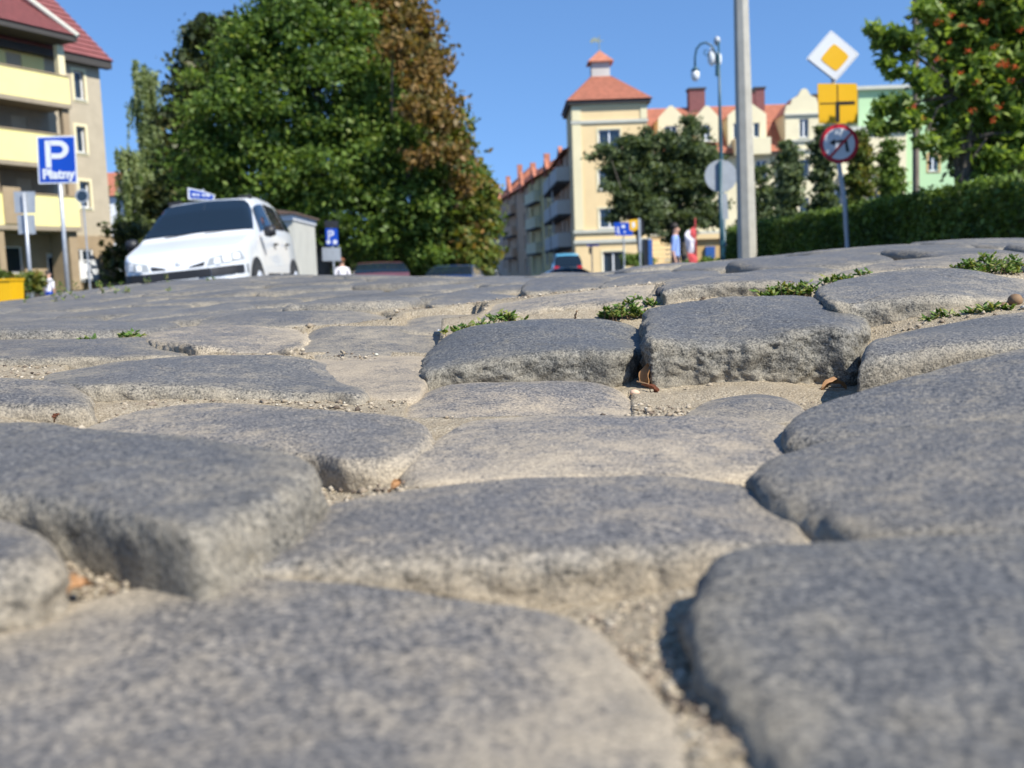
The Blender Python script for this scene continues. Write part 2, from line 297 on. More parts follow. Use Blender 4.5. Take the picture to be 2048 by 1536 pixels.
def stone_geo(poly, plane, NA=160, nt_=22, nr=8, ns=14, r=0.010, crown=0.0025, depth=0.06, rough=1.0, seed=0, wob=0.003, bulge=0.0, dents=()):
    P = np.array(poly, float); n = len(P); Q = []
    for i in range(n):                      # closed Catmull-Rom
        p0, p1, p2, p3 = P[i-1], P[i], P[(i+1) % n], P[(i+2) % n]
        for t in np.linspace(0, 1, 12, endpoint=False):
            Q.append(0.5*((2*p1)+(-p0+p2)*t+(2*p0-5*p1+4*p2-p3)*t*t+(-p0+3*p1-3*p2+p3)*t**3))
    Q = np.array(Q); d = np.r_[0, np.cumsum(np.linalg.norm(np.diff(np.r_[Q, Q[:1]], axis=0), axis=1))]
    u = np.linspace(0, d[-1], NA, endpoint=False); QQ = np.r_[Q, Q[:1]]
    O = np.c_[np.interp(u, d, QQ[:, 0]), np.interp(u, d, QQ[:, 1])]
    c = O.mean(0); D = O-c; t_ = np.unwrap(np.arctan2(D[:, 1], D[:, 0])); t_ = t_*np.sign(t_[-1]-t_[0])
    L = np.linalg.norm(D, axis=1, keepdims=True); U = D/L
    if np.diff(t_).min() < -.003:
        best = None; lo_, hi_ = O.min(0), O.max(0)
        for fx_ in np.linspace(.3, .7, 9):
            for fy_ in np.linspace(.25, .75, 9):
                c_ = lo_+(hi_-lo_)*np.array([fx_, fy_]); D_ = O-c_; t_ = np.unwrap(np.arctan2(D_[:, 1], D_[:, 0])); t_ = t_*np.sign(t_[-1]-t_[0]); v_ = -np.minimum(np.diff(t_)-.002, 0).sum()+.02*((fx_-.5)**2+(fy_-.5)**2)
                if best is None or v_ < best[0]: best = (v_, c_)
        c = best[1]
        D = O-c; th = np.unwrap(np.arctan2(D[:, 1], D[:, 0]))
        if th[-1] < th[0]: th = th[::-1]; D = D[::-1]
        Ld = np.linalg.norm(D, axis=1); th = np.maximum.accumulate(th); th = th+np.arange(NA)*1e-7; th3 = np.r_[th-2*math.pi, th, th+2*math.pi]; o3 = np.argsort(th3)
        tt = np.linspace(0, 2*math.pi, 721)[:-1]; Lt = np.interp(tt, th3[o3], np.tile(Ld, 3)[o3]); cp = np.c_[np.cos(tt)*Lt, np.sin(tt)*Lt]
        dd = np.r_[0, np.cumsum(np.linalg.norm(np.diff(np.r_[cp, cp[:1]], axis=0), axis=1))]; tq = np.interp(np.linspace(0, dd[-1], NA, endpoint=False), dd, np.linspace(0, 2*math.pi, 721))
        L = np.interp(tq, np.r_[tt, 2*math.pi], np.r_[Lt, Lt[:1]])[:, None]; U = np.c_[np.cos(tq), np.sin(tq)]; O = c+U*L
    q3 = np.c_[O, np.full(NA, seed*3.1)]
    L = L+0.35*r+wob*fbm(q3, 22, 2, seed)[:, None]
    rows = []; side = []; nz = []
    rr = np.minimum(r, L*0.45)
    for k in range(nt_):
        s = (k+0.02)/nt_; rows.append((L-rr)*s); side.append(np.full(NA, .32*max(0, (s-.62)/.38)**2)); nz.append(np.full(NA, 1.0))
    drops = [np.zeros(NA)]*nt_
    for k in range(nr+1):
        a = math.pi/2*k/nr; rows.append(L-rr*(1-math.sin(a))); drops.append(r*(1-math.cos(a))*np.ones(NA)); side.append(np.full(NA, .32+.68*math.sin(a)**2)); nz.append(np.full(NA, math.cos(a)))
    for k in range(1, ns+1):
        t = k/ns; rows.append(L+bulge*math.sin(t*3.1)-0.12*depth*t*t); drops.append(np.full(NA, r+depth*t)); side.append(np.full(NA, 1.0)); nz.append(np.zeros(NA))
    NR = len(rows); Lr = np.array([x.reshape(-1) if x.ndim > 1 else x for x in rows]); dr = np.array(drops); sd = np.array(side); nzv = np.array(nz)
    X = c[0]+U[None, :, 0]*Lr; Y = c[1]+U[None, :, 1]*Lr
    rho = Lr/L.reshape(-1)[None]
    Z = plane(X, Y)+crown*(1-rho**2)-dr
    if NA < 0: print('x')
    V = np.stack([X.ravel(), Y.ravel(), Z.ravel()], 1); N = np.stack([(U[None, :, 0]*(1-nzv**2)**.5).ravel(), (U[None, :, 1]*(1-nzv**2)**.5).ravel(), nzv.ravel()], 1)
    S = sd.ravel(); nside = np.clip((1-nzv.ravel()**2), 0, 1); V2 = V+np.array([seed*1.7, seed*0.9, 0])
    big = fbm(V2, 24, 2, seed)*0.0024; mid = fbm(V2, 85, 3, seed+5, True); patch = np.clip(fbm(V2, 30, 2, seed+9)*1.5+0.3, 0, 1)
    wr = nside
    disp = big*(0.6+0.9*wr)+wr*rough*(0.0013*mid+0.0030*fbm(V2*np.array([1, 1, .7]), 60, 3, seed+7)+0.0023*fbm(V2*np.array([1, 1, 1.5]), 170, 4, seed+2))+(1-wr)*rough*(0.00028*fbm(V2, 260, 3, seed+3)-0.0008*patch*np.clip(mid, 0, 1))
    V = V+N*disp[:, None]
    for (px_, py_, rad, dep) in dents:
        g = np.exp(-(((V[:, 0]-px_)**2+(V[:, 1]-py_)**2)/rad**2)); V[:, 2] -= dep*g
    i = np.arange(NR-1)[:, None]*NA; k = np.arange(NA)[None]; k2 = (k+1) % NA
    F = np.stack([(i+k).ravel(), (i+NA+k).ravel(), (i+NA+k2).ravel(), (i+k2).ravel()], 1)
    V = V.astype(np.float64); return V, F, S, c
def pip(x, y, poly):
    x = np.asarray(x, float); y = np.asarray(y, float); ins = np.zeros(x.shape, bool); n = len(poly)
    for i in range(n):
        x0, y0 = poly[i]; x1, y1 = poly[(i+1) % n]
        c = ((y0 > y) != (y1 > y)) & (x < (x1-x0)*(y-y0)/((y1-y0) or 1e-12)+x0); ins ^= c
    return ins
# each hand-laid stone: seen outline of its top, a near and a far sighting with distances, sideways slope, look
ST = [
 ('A1', [(-330, 1330), (-160, 1262), (0, 1228), (200, 1186), (350, 1152), (560, 1157), (880, 1178), (1120, 1212), (1260, 1290), (1345, 1400), (1400, 1536), (1470, 1800), (1300, 2150), (600, 2250), (0, 2200), (-500, 1900), (-600, 1600)], (600, 1536, .172), (600, 1155, .275), 0, .16, dict(r=.008, crown=.001)),
 ('A2', [(1385, 1225), (1410, 1150), (1450, 1098), (1560, 1082), (1800, 1068), (2048, 1052), (2500, 1030), (3000, 1100), (3200, 1500), (3000, 2100), (2300, 2300), (1800, 1950), (1650, 1700), (1585, 1536), (1530, 1420), (1440, 1320)], (1700, 1536, .155), (1700, 1075, .262), 0, .05, dict(r=.0095, rough=1.0)),
 ('B0', [(-420, 960), (-430, 870), (-200, 842), (0, 842), (250, 860), (480, 885), (600, 907), (622, 935), (560, 980), (440, 1030), (385, 1050), (320, 1042), (200, 1015), (60, 990), (-200, 970)], (400, 1025, .276), (250, 860, .44), 0, .04, dict(r=.009, rough=1.3, bulge=.004)),
 ('A0', [(-420, 1100), (-300, 1045), (-100, 1030), (10, 1036), (70, 1058), (108, 1095), (60, 1120), (-80, 1140), (-350, 1160)], (0, 1090, .262), (0, 1038, .288), 0, .2, dict(r=.009, rough=1.3)),
 ('B1', [(440, 1125), (560, 1050), (680, 1000), (830, 972), (1050, 956), (1300, 950), (1440, 960), (1530, 990), (1588, 1035), (1600, 1075), (1440, 1092), (1200, 1096), (1000, 1105), (800, 1115), (600, 1125), (480, 1138)], (1100, 1095, .288), (1100, 957, .39), 0, .14, dict(r=.007, rough=1.0)),
 ('B2', [(1535, 960), (1532, 925), (1580, 898), (1700, 868), (1900, 845), (2100, 828), (2500, 815), (2900, 850), (2900, 1000), (2500, 1060), (2048, 1062), (1800, 1062), (1690, 1045), (1610, 1000)], (1750, 1060, .272), (1800, 860, .41), .05, .08, dict(r=.0085, rough=1.0)),
 ('C0', [(160, 860), (230, 832), (330, 811), (500, 807), (740, 824), (835, 836), (862, 862), (848, 890), (800, 915), (700, 922), (600, 905), (400, 900), (200, 900)], (700, 915, .45), (500, 808, .63), 0, .1, dict(r=.008)),
 ('C1', [(810, 955), (830, 905), (880, 865), (940, 842), (1100, 831), (1300, 829), (1500, 833), (1570, 852), (1592, 885), (1560, 925), (1500, 948), (1300, 952), (1100, 955), (950, 962)], (1150, 955, .41), (1200, 832, .575), 0, .13, dict(r=.010, rough=.7)),
 ('C2', [(1590, 862), (1588, 825), (1640, 803), (1760, 770), (1900, 730), (2048, 697), (2300, 650), (2600, 660), (2600, 760), (2300, 800), (2048, 838), (1850, 868), (1700, 882), (1620, 882)], (1800, 875, .42), (1900, 730, .56), .09, .05, dict(r=.008, rough=.9)),
 ('D0', [(-300, 800), (-300, 765), (-100, 758), (50, 757), (120, 765), (160, 782), (172, 800), (140, 812), (0, 812), (-200, 815)], (60, 795, .60), (60, 757, .68), 0, .12, dict(r=.008, rough=1.2)),
 ('D1', [(85, 757), (130, 742), (230, 726), (380, 713), (560, 712), (660, 727), (712, 757), (725, 785), (640, 787), (450, 776), (360, 771), (260, 767), (150, 768)], (400, 775, .68), (450, 711, .86), 0, .02, dict(r=.008, rough=1.2)),
 ('D2', [(620, 755), (600, 725), (660, 713), (760, 711), (850, 713), (868, 730), (850, 765), (830, 793), (740, 797), (680, 780)], (760, 795, .70), (760, 713, .90), 0, .5, dict(r=.006, rough=.4)),
 ('D3', [(850, 735), (868, 700), (895, 664), (960, 648), (1080, 639), (1190, 636), (1245, 643), (1280, 661), (1290, 690), (1240, 699), (1150, 702), (1058, 707), (956, 722), (890, 735)], (1060, 708, .78), (1100, 637, .92), 0, -.10, dict(r=.007, rough=1.35, NA=340, nt_=40, ns=30, nr=12, depth=.045)),
 ('D4', [(1305, 672), (1292, 645), (1312, 615), (1400, 598), (1480, 592), (1560, 589), (1625, 594), (1688, 612), (1720, 635), (1712, 655), (1640, 650), (1560, 668), (1490, 686), (1412, 684), (1345, 684)], (1450, 685, .77), (1500, 592, .93), 0, -.12, dict(r=.008, rough=1.5, NA=340, nt_=40, ns=30, nr=12, depth=.05)),
 ('D5', [(1668, 596), (1640, 574), (1700, 556), (1790, 541), (1857, 535), (1950, 542), (2048, 560), (2250, 585), (2280, 620), (2100, 612), (1960, 594), (1850, 590), (1760, 602), (1710, 612)], (1850, 588, .86), (1857, 536, 1.03), 0, -.08, dict(r=.008, rough=1.5, NA=260, nt_=30, ns=26, nr=12, depth=.06)),
 ('D6', [(1735, 718), (1732, 694), (1760, 680), (1834, 658), (1931, 640), (2048, 623), (2300, 600), (2500, 620), (2500, 680), (2300, 690), (2048, 680), (1900, 692), (1800, 712)], (1800, 708, .67), (1834, 659, .80), .12, -.02, dict(r=.010, rough=.6)),
 ('E1', [(800, 850), (818, 812), (845, 785), (890, 772), (1030, 763), (1170, 762), (1230, 770), (1252, 790), (1268, 815), (1270, 845), (1100, 855), (900, 858)], (1000, 830, .61), (1100, 762, .75), 0, .12, dict(r=.007, rough=.6)),
 ('E2', [(1375, 838), (1400, 812), (1450, 794), (1510, 786), (1560, 792), (1600, 812), (1620, 838), (1500, 850)], (1480, 828, .61), (1480, 786, .70), 0, .2, dict(r=.006, rough=.3, crown=.005)),
 ('F0', [(-250, 725), (-250, 690), (-100, 683), (80, 679), (230, 675), (330, 678), (382, 690), (385, 705), (330, 708), (200, 713), (0, 717)], (150, 712, .86), (200, 677, 1.03), 0, .02, dict(r=.007, rough=1.2)),
 ('F1', [(290, 677), (345, 657), (450, 650), (540, 652), (600, 660), (614, 671), (590, 688), (545, 708), (520, 710), (450, 696), (375, 686)], (450, 694, .90), (450, 651, 1.08), 0, .1, dict(r=.006, rough=1.4)),
 ('F2', [(598, 706), (612, 678), (632, 656), (700, 652), (800, 651), (870, 657), (888, 672), (878, 700), (862, 714), (730, 713)], (730, 712, .90), (730, 652, 1.09), 0, .04, dict(r=.006)),
 ('F3', [(395, 655), (430, 637), (500, 626), (600, 621), (700, 621), (770, 632), (795, 645), (780, 652), (650, 651), (500, 652)], (650, 649, 1.10), (620, 621, 1.27), 0, .02, dict(r=.006)),
 ('F4', [(800, 660), (815, 640), (870, 630), (950, 628), (975, 640), (960, 660), (880, 667)], (880, 664, 1.04), (900, 632, 1.19), 0, .06, dict(r=.006)),
 ('G', [(958, 640), (985, 612), (1060, 598), (1160, 584), (1262, 570), (1312, 569), (1322, 585), (1290, 600), (1200, 606), (1080, 616), (1000, 632)], (1150, 610, 1.0), (1150, 585, 1.12), .12, .12, dict(r=.007, rough=1.5)),
 ('H', [(1326, 577), (1336, 562), (1400, 552), (1470, 547), (1560, 544), (1625, 549), (1650, 561), (1625, 568), (1560, 562), (1444, 566), (1370, 572)], (1450, 566, 1.0), (1450, 548, 1.15), 0, .04, dict(r=.007, rough=1.2)),
 ('K1', [(860, 607), (885, 594), (940, 588), (1010, 588), (1045, 595), (1040, 604), (960, 609)], (950, 608, 1.25), (950, 588, 1.42), 0, .0, dict(r=.006)),
 ('K2', [(1048, 580), (1055, 562), (1085, 554), (1150, 551), (1215, 552), (1222, 566), (1180, 576), (1100, 583)], (1130, 581, 1.45), (1130, 553, 1.68), 0, .0, dict(r=.007)),
 ('K3', [(1204, 578), (1215, 562), (1262, 552), (1330, 546), (1400, 541), (1440, 545), (1420, 553), (1340, 560), (1290, 568), (1240, 574)], (1290, 569, 1.2), (1330, 546, 1.36), .05, .0, dict(r=.007)),
 ('P1', [(1655, 560), (1680, 545), (1760, 527), (1860, 514), (1960, 508), (2010, 520), (1960, 536), (1850, 532), (1760, 542)], (1760, 543, 1.08), (1800, 520, 1.24), .06, .2, dict(r=.007)),
]
road = link('cobbled_road', bpy.data.meshes.new('tmp'), None); tag(road, kind='structure')
HAND = []; stone_n = 0; NEWM = {'D0', 'D1', 'D3', 'D4', 'D5', 'D6', 'E1', 'F0', 'F1', 'F2', 'F3', 'F4', 'G', 'H', 'K1', 'K2', 'K3', 'P1'}
for k, (nm, ol, F_, B_, sx, dust, kw) in enumerate(ST):
    f = at(*F_); b = at(*B_); sy = ((b.z-f.z)-sx*(b.x-f.x))/(b.y-f.y)
    if nm in NEWM:                                   # low raking view: spread the rim over the stone's depth, rim heights as seen
        yy_ = [q[1] for q in ol]; mx_, mn_ = max(yy_), min(yy_); pts3 = []
        for (px, py) in ol:
            cr_ = []
            for j in range(len(ol)):
                (xa_, ya_), (xb__, yb_) = ol[j-1], ol[j]
                if (xa_ <= px <= xb__ or xb__ <= px <= xa_) and xa_ != xb__: cr_.append(ya_+(yb_-ya_)*(px-xa_)/(xb__-xa_))
            lo_y, hi_y = max(cr_+[py]), min(cr_+[py]); w_ = (lo_y-py)/(lo_y-hi_y) if lo_y-hi_y > .22*(mx_-mn_) else (mx_-py)/(mx_-mn_)
            w_ = min(1, max(0, w_)); w_ = w_*w_*(3-2*w_); p3 = at(px, py, f.y+(b.y-f.y)*w_); pts3.append(p3)
        poly = [(p.x, p.y) for p in pts3]; A_ = np.c_[np.ones(len(poly)), np.array(poly)]; zz3 = np.array([p.z for p in pts3]); co = np.linalg.lstsq(A_, zz3, rcond=None)[0]
        res = TPS(np.c_[np.array(poly), zz3-A_ @ co], 3e-4)
        def plane(x, y, co=co, res=res): x = np.asarray(x, float); y = np.asarray(y, float); r_ = res(x, y); return co[0]+co[1]*x+co[2]*y+(r_ if x.ndim else float(r_[0]))
    else:
        def plane(x, y, f=f, sx=sx, sy=sy): return f.z+sx*(x-f.x)+sy*(y-f.y)
        poly = []
        for (px, py) in ol:
            d = ray(px, py); t = (f.z-EYE-sx*f.x-sy*f.y)/(d.z-sx*d.x-sy*d.y)
            poly.append((d.x*t, d.y*t))
    poly = poly if sum(poly[i-1][0]*poly[i][1]-poly[i][0]*poly[i-1][1] for i in range(len(poly))) > 0 else poly[::-1]
    kw = dict(kw); kw.setdefault('depth', 0.05); kw.setdefault('NA', 240); kw.setdefault('nt_', 26); kw.setdefault('ns', 18)
    V, F, S, c = stone_geo(poly, plane, seed=k+1, **kw)
    org = np.array([c[0], c[1], float(plane(c[0], c[1]))])
    hs = SAND(V[:, 0], V[:, 1]); du = np.clip(1-(V[:, 2]-hs)/0.010, 0, 1)*0.45
    o = link('paving_stone', np_mesh('paving_stone', V-org, F, M['stone'], True, dict(side=S, dust=du)), road, org)
    wm = 1+rng.normal(0, .03); warm = dust*0.25
    lt = dict(C1=1.2, E1=1.25, C0=1.15, F1=1.25, G=1.15, A1=1.08, B1=1.1, D2=1.05, D3=.82, D4=.9, B0=.9, A2=.85, B2=.95, C2=.95, D6=.95, D1=.95).get(nm, 1.0); wb = (lt-1)*.14
    o.color = (wm*lt*(1+warm*.3+wb), wm*lt, wm*lt*(1-warm*.25-wb), dust); HAND.append((np.array(poly), plane, nm)); stone_n += 1
# generated stones further up the hump
allc = []
def handfree(x, y, m=0.0):
    for poly, pl, nm in HAND:
        c = poly.mean(0); q = c+(poly-c)*(1+m)
        if pip(np.array([x]), np.array([y]), q)[0]: return False
    return True
Yr = 0.92; gen = []
row = 0
while Yr < 5.2:
    dp = 0.15+0.03*rng.random(); row += 1
    xm = 0.62*Yr+0.35
    x = -xm+rng.random()*0.15
    while x < xm:
        wd = 0.15+0.09*rng.random(); cx = x+wd/2; cy = Yr+dp/2+0.10*cx*(1 if cx > 0 else 0.3)+0.02*math.sin(cx*3)
        x += wd+0.012+0.016*rng.random()
        for fx, fy, ox, oy in ((1, 1, 0, 0), (1, .7, 0, .15), (1, .7, 0, -.15), (.65, 1, .17, 0), (.65, 1, -.17, 0), (.6, .6, .18, .18), (.6, .6, -.18, .18), (.6, .6, .18, -.18), (.6, .6, -.18, -.18)):
            w2, d2, c2, e2_ = wd*fx, dp*fy, cx+ox*wd, cy+oy*dp
            if all(handfree(c2+a*w2*.46, e2_+b_*d2*.46, 0.04) for a in (-1, 0, 1) for b_ in (-1, 0, 1)): gen.append((c2, e2_, w2, d2)); break
    Yr += dp+0.016
gen.sort(key=lambda g: g[1]); joined = []
def gen_stone(k, g):
    cx, cy, wd, dp = g; a = wd/2; b = dp/2; j = lambda: rng.normal(0, .007)
    poly = [(cx-a+j(), cy-b*.7+j()), (cx-a*.6+j(), cy-b+j()), (cx+a*.5+j(), cy-b+j()), (cx+a+j(), cy-b*.6+j()), (cx+a+j(), cy+b*.6+j()), (cx+a*.6+j(), cy+b+j()), (cx-a*.6+j(), cy+b+j()), (cx-a+j(), cy+b*.7+j())]
    e = 0.06; h0 = float(SAND(cx, cy)[0]); sxx = float((SAND(cx+e, cy)-SAND(cx-e, cy))[0])/(2*e); syy = float((SAND(cx, cy+e)-SAND(cx, cy-e))[0])/(2*e)
    up = 0.0055+abs(rng.normal(0, .0035)); tx, ty = rng.normal(0, .02, 2)
    pl = lambda x, y: h0+up+(sxx+tx)*(x-cx)+(syy+ty)*(y-cy)
    near = cy < 2.0
    V, F, S, c = stone_geo(poly, pl, NA=96 if near else 28, nt_=10 if near else 4, nr=6 if near else 4, ns=5 if near else 2, r=.013, crown=.005, depth=.03, rough=.8, seed=100+k, wob=.006)
    return V, F, S, np.array([cx, cy, h0+up])
vis = [g for g in gen if abs(g[0]/g[1]) < 0.56 and g[1] < 3.6]
vset = set(vis[:300-stone_n]); JV = []; JF = []; JS = []; nb = 0
for k, g in enumerate(gen):
    V, F, S, org = gen_stone(k, g)
    if g in vset:
        hs = SAND(V[:, 0], V[:, 1]); du = np.clip(1-(V[:, 2]-hs)/0.006, 0, 1)*0.3
        o = link('paving_stone', np_mesh('paving_stone', V-org, F, M['stone'], True, dict(side=S*.8, dust=du)), road, org)
        wm = 1+rng.normal(0, .05); o.color = (wm, wm, wm, float(np.clip(rng.normal(-.1, .10), -.25, .25)))
    else:
        JV.append(V); JF.append(F+nb); JS.append(S*.8); nb += len(V)
o = link('paving_stone', np_mesh('far_paving', np.concatenate(JV), np.concatenate(JF), M['stone'], True, dict(side=np.concatenate(JS), dust=np.zeros(nb))), road)
o.color = (1, 1, 1, -.05); o['kind'] = 'stuff'
# the sand bed between and under the stones: one sheet, finer near by
rows_ = np.concatenate([np.linspace(.06, .12, 6, endpoint=False), np.geomspace(.12, 7.8, 430)]); U_ = np.linspace(-1.0, 1.0, 520); U_ = np.sign(U_)*(np.abs(U_)*.6+.45*np.abs(U_)**3)
YY, UU = np.meshgrid(rows_, U_, indexing='ij'); XX = UU*(YY+.25)
ZZ = SAND(XX.ravel(), YY.ravel()); q = np.c_[XX.ravel(), YY.ravel(), np.zeros(XX.size)]
far = np.clip((YY.ravel()-.95)/.5, 0, 1)
ZZ = ZZ+(1-far)*(0.0016*fbm(q, 40, 2, 50)+0.0011*fbm(q, 160, 3, 52)+0.0006*fbm(q, 420, 2, 55))+far*(-.0012+0.0042*fbm(q, 5.5, 3, 60)+0.0015*fbm(q, 30, 3, 62))
e2 = at(1480, 775, .70); ZZ = ZZ+0.006*np.exp(-(((q[:, 0]-at(1450, 790, .72).x)/.07)**2+((q[:, 1]-.725)/.03)**2))
for poly, pl, nm in HAND:
    cc_ = poly.mean(0); ins = pip(q[:, 0], q[:, 1], cc_+(poly-cc_)*.97); ZZ[ins] = np.minimum(ZZ[ins], pl(q[ins, 0], q[ins, 1])-(.006 if nm not in ('D2', 'E2') else .001))
ZZ = np.maximum(ZZ, -0.35)
i = np.arange(len(rows_)-1)[:, None]*len(U_); k = np.arange(len(U_)-1)[None]
F = np.stack([(i+k).ravel(), (i+k+1).ravel(), (i+len(U_)+k+1).ravel(), (i+len(U_)+k).ravel()], 1)
old = road.data; road.data = np_mesh('cobbled_road', np.c_[q[:, 0], q[:, 1], ZZ], F, M['sand'], True); bpy.data.meshes.remove(old)
# loose grit lying in the joints
def scatter_pts(n, region):
    out = []
    while len(out) < n:
        y = .17*(1.3/.17)**rng.random(); x = (rng.random()*2-1)*.55*(y+.03)
        out.append((x, y))
    return out
px_, py_ = [], []
P = np.array(scatter_pts(26000, None)); keep = np.ones(len(P), bool)
for poly, pl, nm in HAND:
    c = poly.mean(0); keep &= ~pip(P[:, 0], P[:, 1], c+(poly-c)*1.0) if nm not in ('D2',) else keep
P = P[keep]; z = SAND(P[:, 0], P[:, 1]); dens = fbm(np.c_[P, np.zeros(len(P))], 14, 2, 70)
kp = dens > -.25; P = P[kp]; z = z[kp]
sz = np.exp(rng.normal(math.log(.0009), .5, len(P))); sz = np.minimum(sz, .0005+P[:, 1]*.0036)
base = np.array([(1, 0, 0), (-1, 0, 0), (0, 1, 0), (0, -1, 0), (0, 0, 1), (0, 0, -1)], float); bf = np.array([(0, 2, 4), (2, 1, 4), (1, 3, 4), (3, 0, 4), (2, 0, 5), (1, 2, 5), (3, 1, 5), (0, 3, 5)])
jit = rng.normal(0, .28, (len(P), 6, 3)); V = (base[None]+jit)*sz[:, None, None]*np.array([1.2, 1, .7]); V += np.c_[P, z+sz*.3][:, None]
F = bf[None]+(np.arange(len(P))*6)[:, None, None]
gm = bpy.data.materials.new('grit'); gm.use_nodes = True; n_, l_, b_ = gm.node_tree.nodes, gm.node_tree.links, gm.node_tree.nodes['Principled BSDF']
a_ = n_.new('ShaderNodeAttribute'); a_.attribute_name = 'tint'
l_.new(ramp(n_, l_, a_.outputs['Fac'], [(0, (.05, .035, .025)), (.12, (.16, .12, .085)), (.5, (.33, .27, .19)), (.93, (.42, .36, .27)), (1, (.5, .46, .38))]), b_.inputs['Base Color']); b_.inputs['Roughness'].default_value = .85
link('grit', np_mesh('grit', V.reshape(-1, 3), F.reshape(-1, 3), gm, False, dict(tint=np.repeat(rng.random(len(P)), 6)))); tag(bpy.data.objects['grit'], 'loose sandy grit lying in the joints of the cobbles', 'grit', kind='stuff')
# ================================================================== THE GROUND BEYOND
def ground_z(x, y):
    h = -0.45*np.clip((y-15)/23, 0, 1)*np.clip((2-x)/8, 0, 1)*np.clip((x+13)/3, 0, 1)
    h += 0.38*np.clip((-x-12)/3, 0, 1)*np.clip((y-18)/14, 0, 1)*np.clip((75-y)/10, 0, 1)
    return h-0.04
xs = np.r_[np.linspace(-900, -60, 8), np.linspace(-50, 50, 81), np.linspace(60, 900, 8)]; ys = np.r_[-60, -20, -5, 0, np.linspace(3, 160, 110), np.linspace(180, 1600, 10)]
GX, GY = np.meshgrid(xs, ys); GZ = ground_z(GX, GY)-np.where((np.abs(GX) < 9) & (GY < 8.5), 0.4, 0)
i = np.arange(len(ys)-1)[:, None]*len(xs); k = np.arange(len(xs)-1)[None]
F = np.stack([(i+k).ravel(), (i+k+1).ravel(), (i+len(xs)+k+1).ravel(), (i+len(xs)+k).ravel()], 1)
g = link('ground', np_mesh('ground', np.c_[GX.ravel(), GY.ravel(), GZ.ravel()], F, M['asphalt'])); tag(g, kind='structure')
def strip(name, pts, wdt, m, dz, kerb=False):
    mb = MB()
    for (x0, y0), (x1, y1) in zip(pts[:-1], pts[1:]):
        n = max(2, int(math.hypot(x1-x0, y1-y0)/1.5))
        for j in range(n):
            a = [(x0+(x1-x0)*t/n, y0+(y1-y0)*t/n) for t in (j, j+1)]
            q = [(a[0][0], a[0][1]), (a[0][0]+wdt, a[0][1]), (a[1][0]+wdt, a[1][1]), (a[1][0], a[1][1])]
            z = [float(ground_z(x, y))+dz for x, y in q]
            mb.quad(*[(x, y, zz) for (x, y), zz in zip(q, z)])
            if kerb:
                mb.quad((q[0][0], q[0][1], z[0]), (q[3][0], q[3][1], z[3]), (q[3][0], q[3][1], z[3]-.3), (q[0][0], q[0][1], z[0]-.3)); mb.quad((q[1][0], q[1][1], z[1]), (q[2][0], q[2][1], z[2]), (q[2][0], q[2][1], z[2]-.3), (q[1][0], q[1][1], z[1]-.3))
    return tag(mb.build(name, m), kind='structure')
strip('pavement', [(4.1, 9), (3.7, 25), (4.5, 60)], 1.6, M['pavement'], .13, True)
strip('lawn', [(-26, 18), (-34, 62)], 14, M['grassg'], .05)
strip('pavement', [(-11.5, 20), (-13, 45)], 1.6, M['pavement'], .14, True)
# ================================================================== BUILDING KIT (local: x along the wall, y into the building, z up)
def wall(mb, x0, x1, z0, z1, ops=(), y=0.0, rev=0.22):
    X = sorted({x0, x1, *[o[0] for o in ops], *[o[1] for o in ops]}); Z = sorted({z0, z1, *[o[2] for o in ops], *[o[3] for o in ops]})
    for a, b in zip(X[:-1], X[1:]):
        for c, d in zip(Z[:-1], Z[1:]):
            if not any(o[0] <= a and b <= o[1] and o[2] <= c and d <= o[3] for o in ops): mb.quad((a, y, c), (b, y, c), (b, y, d), (a, y, d))
    for a, b, c, d in ops:
        e = y+rev
        mb.quad((a, y, c), (a, y, d), (a, e, d), (a, e, c)); mb.quad((b, y, d), (b, y, c), (b, e, c), (b, e, d))
        mb.quad((a, y, d), (b, y, d), (b, e, d), (a, e, d)); mb.quad((a, y, c), (a, e, c), (b, e, c), (b, y, c))
def window(parent, a, b, c, d, y=0.0, rev=0.2, mull=1, trans=0, m='white', sill=True, surround=None, curtain=False):
    f = 0.07; e = y+rev; mb = MB(); mb.box(a, a+f, e-.06, e, c, d).box(b-f, b, e-.06, e, c, d).box(a+f, b-f, e-.06, e, d-f, d).box(a+f, b-f, e-.06, e, c, c+f)
    for k in range(mull):
        x = a+(b-a)*(k+1)/(mull+1); mb.box(x-.05, x+.05, e-.063, e-.003, c+f, d-f)
    for k in range(trans):
        z = d-(d-c)*.3*(k+1); mb.box(a+f, b-f, e-.06, e-.006, z-.03, z+.03)
    wn_ = mb.build('window', M[m], parent)
    MB().quad((a, e-.02, c), (b, e-.02, c), (b, e-.02, d), (a, e-.02, d)).build('pane', M['glass'], wn_)
    if curtain:
        mb = MB()
        for k in range(8):
            x = a+.08+(b-a-.16)*k/8; mb.quad((x, e+.05, c), (x+(b-a)/16, e+.09, c), (x+(b-a)/16, e+.09, d), (x, e+.05, d))
            x2 = x+(b-a)/16; mb.quad((x2, e+.09, c), (x2+(b-a)/16-.01, e+.05, c), (x2+(b-a)/16-.01, e+.05, d), (x2, e+.09, d))
    if sill: MB().box(a-.06, b+.06, y-.07, y+.1, c-.06, c-.003).build('sill', M['trimgrey'], wn_)
    if surround:
        s = .14; mb = MB(); mb.box(a-s, a-.003, y-.03, y+.02, c-s, d+s).box(b+.003, b+s, y-.03, y+.02, c-s, d+s).box(a-.003, b+.003, y-.032, y+.02, d+.003, d+s).box(a-.003, b+.003, y-.032, y+.02, c-s, c-.003); mb.build('surround', M[surround], wn_)
    return wn_
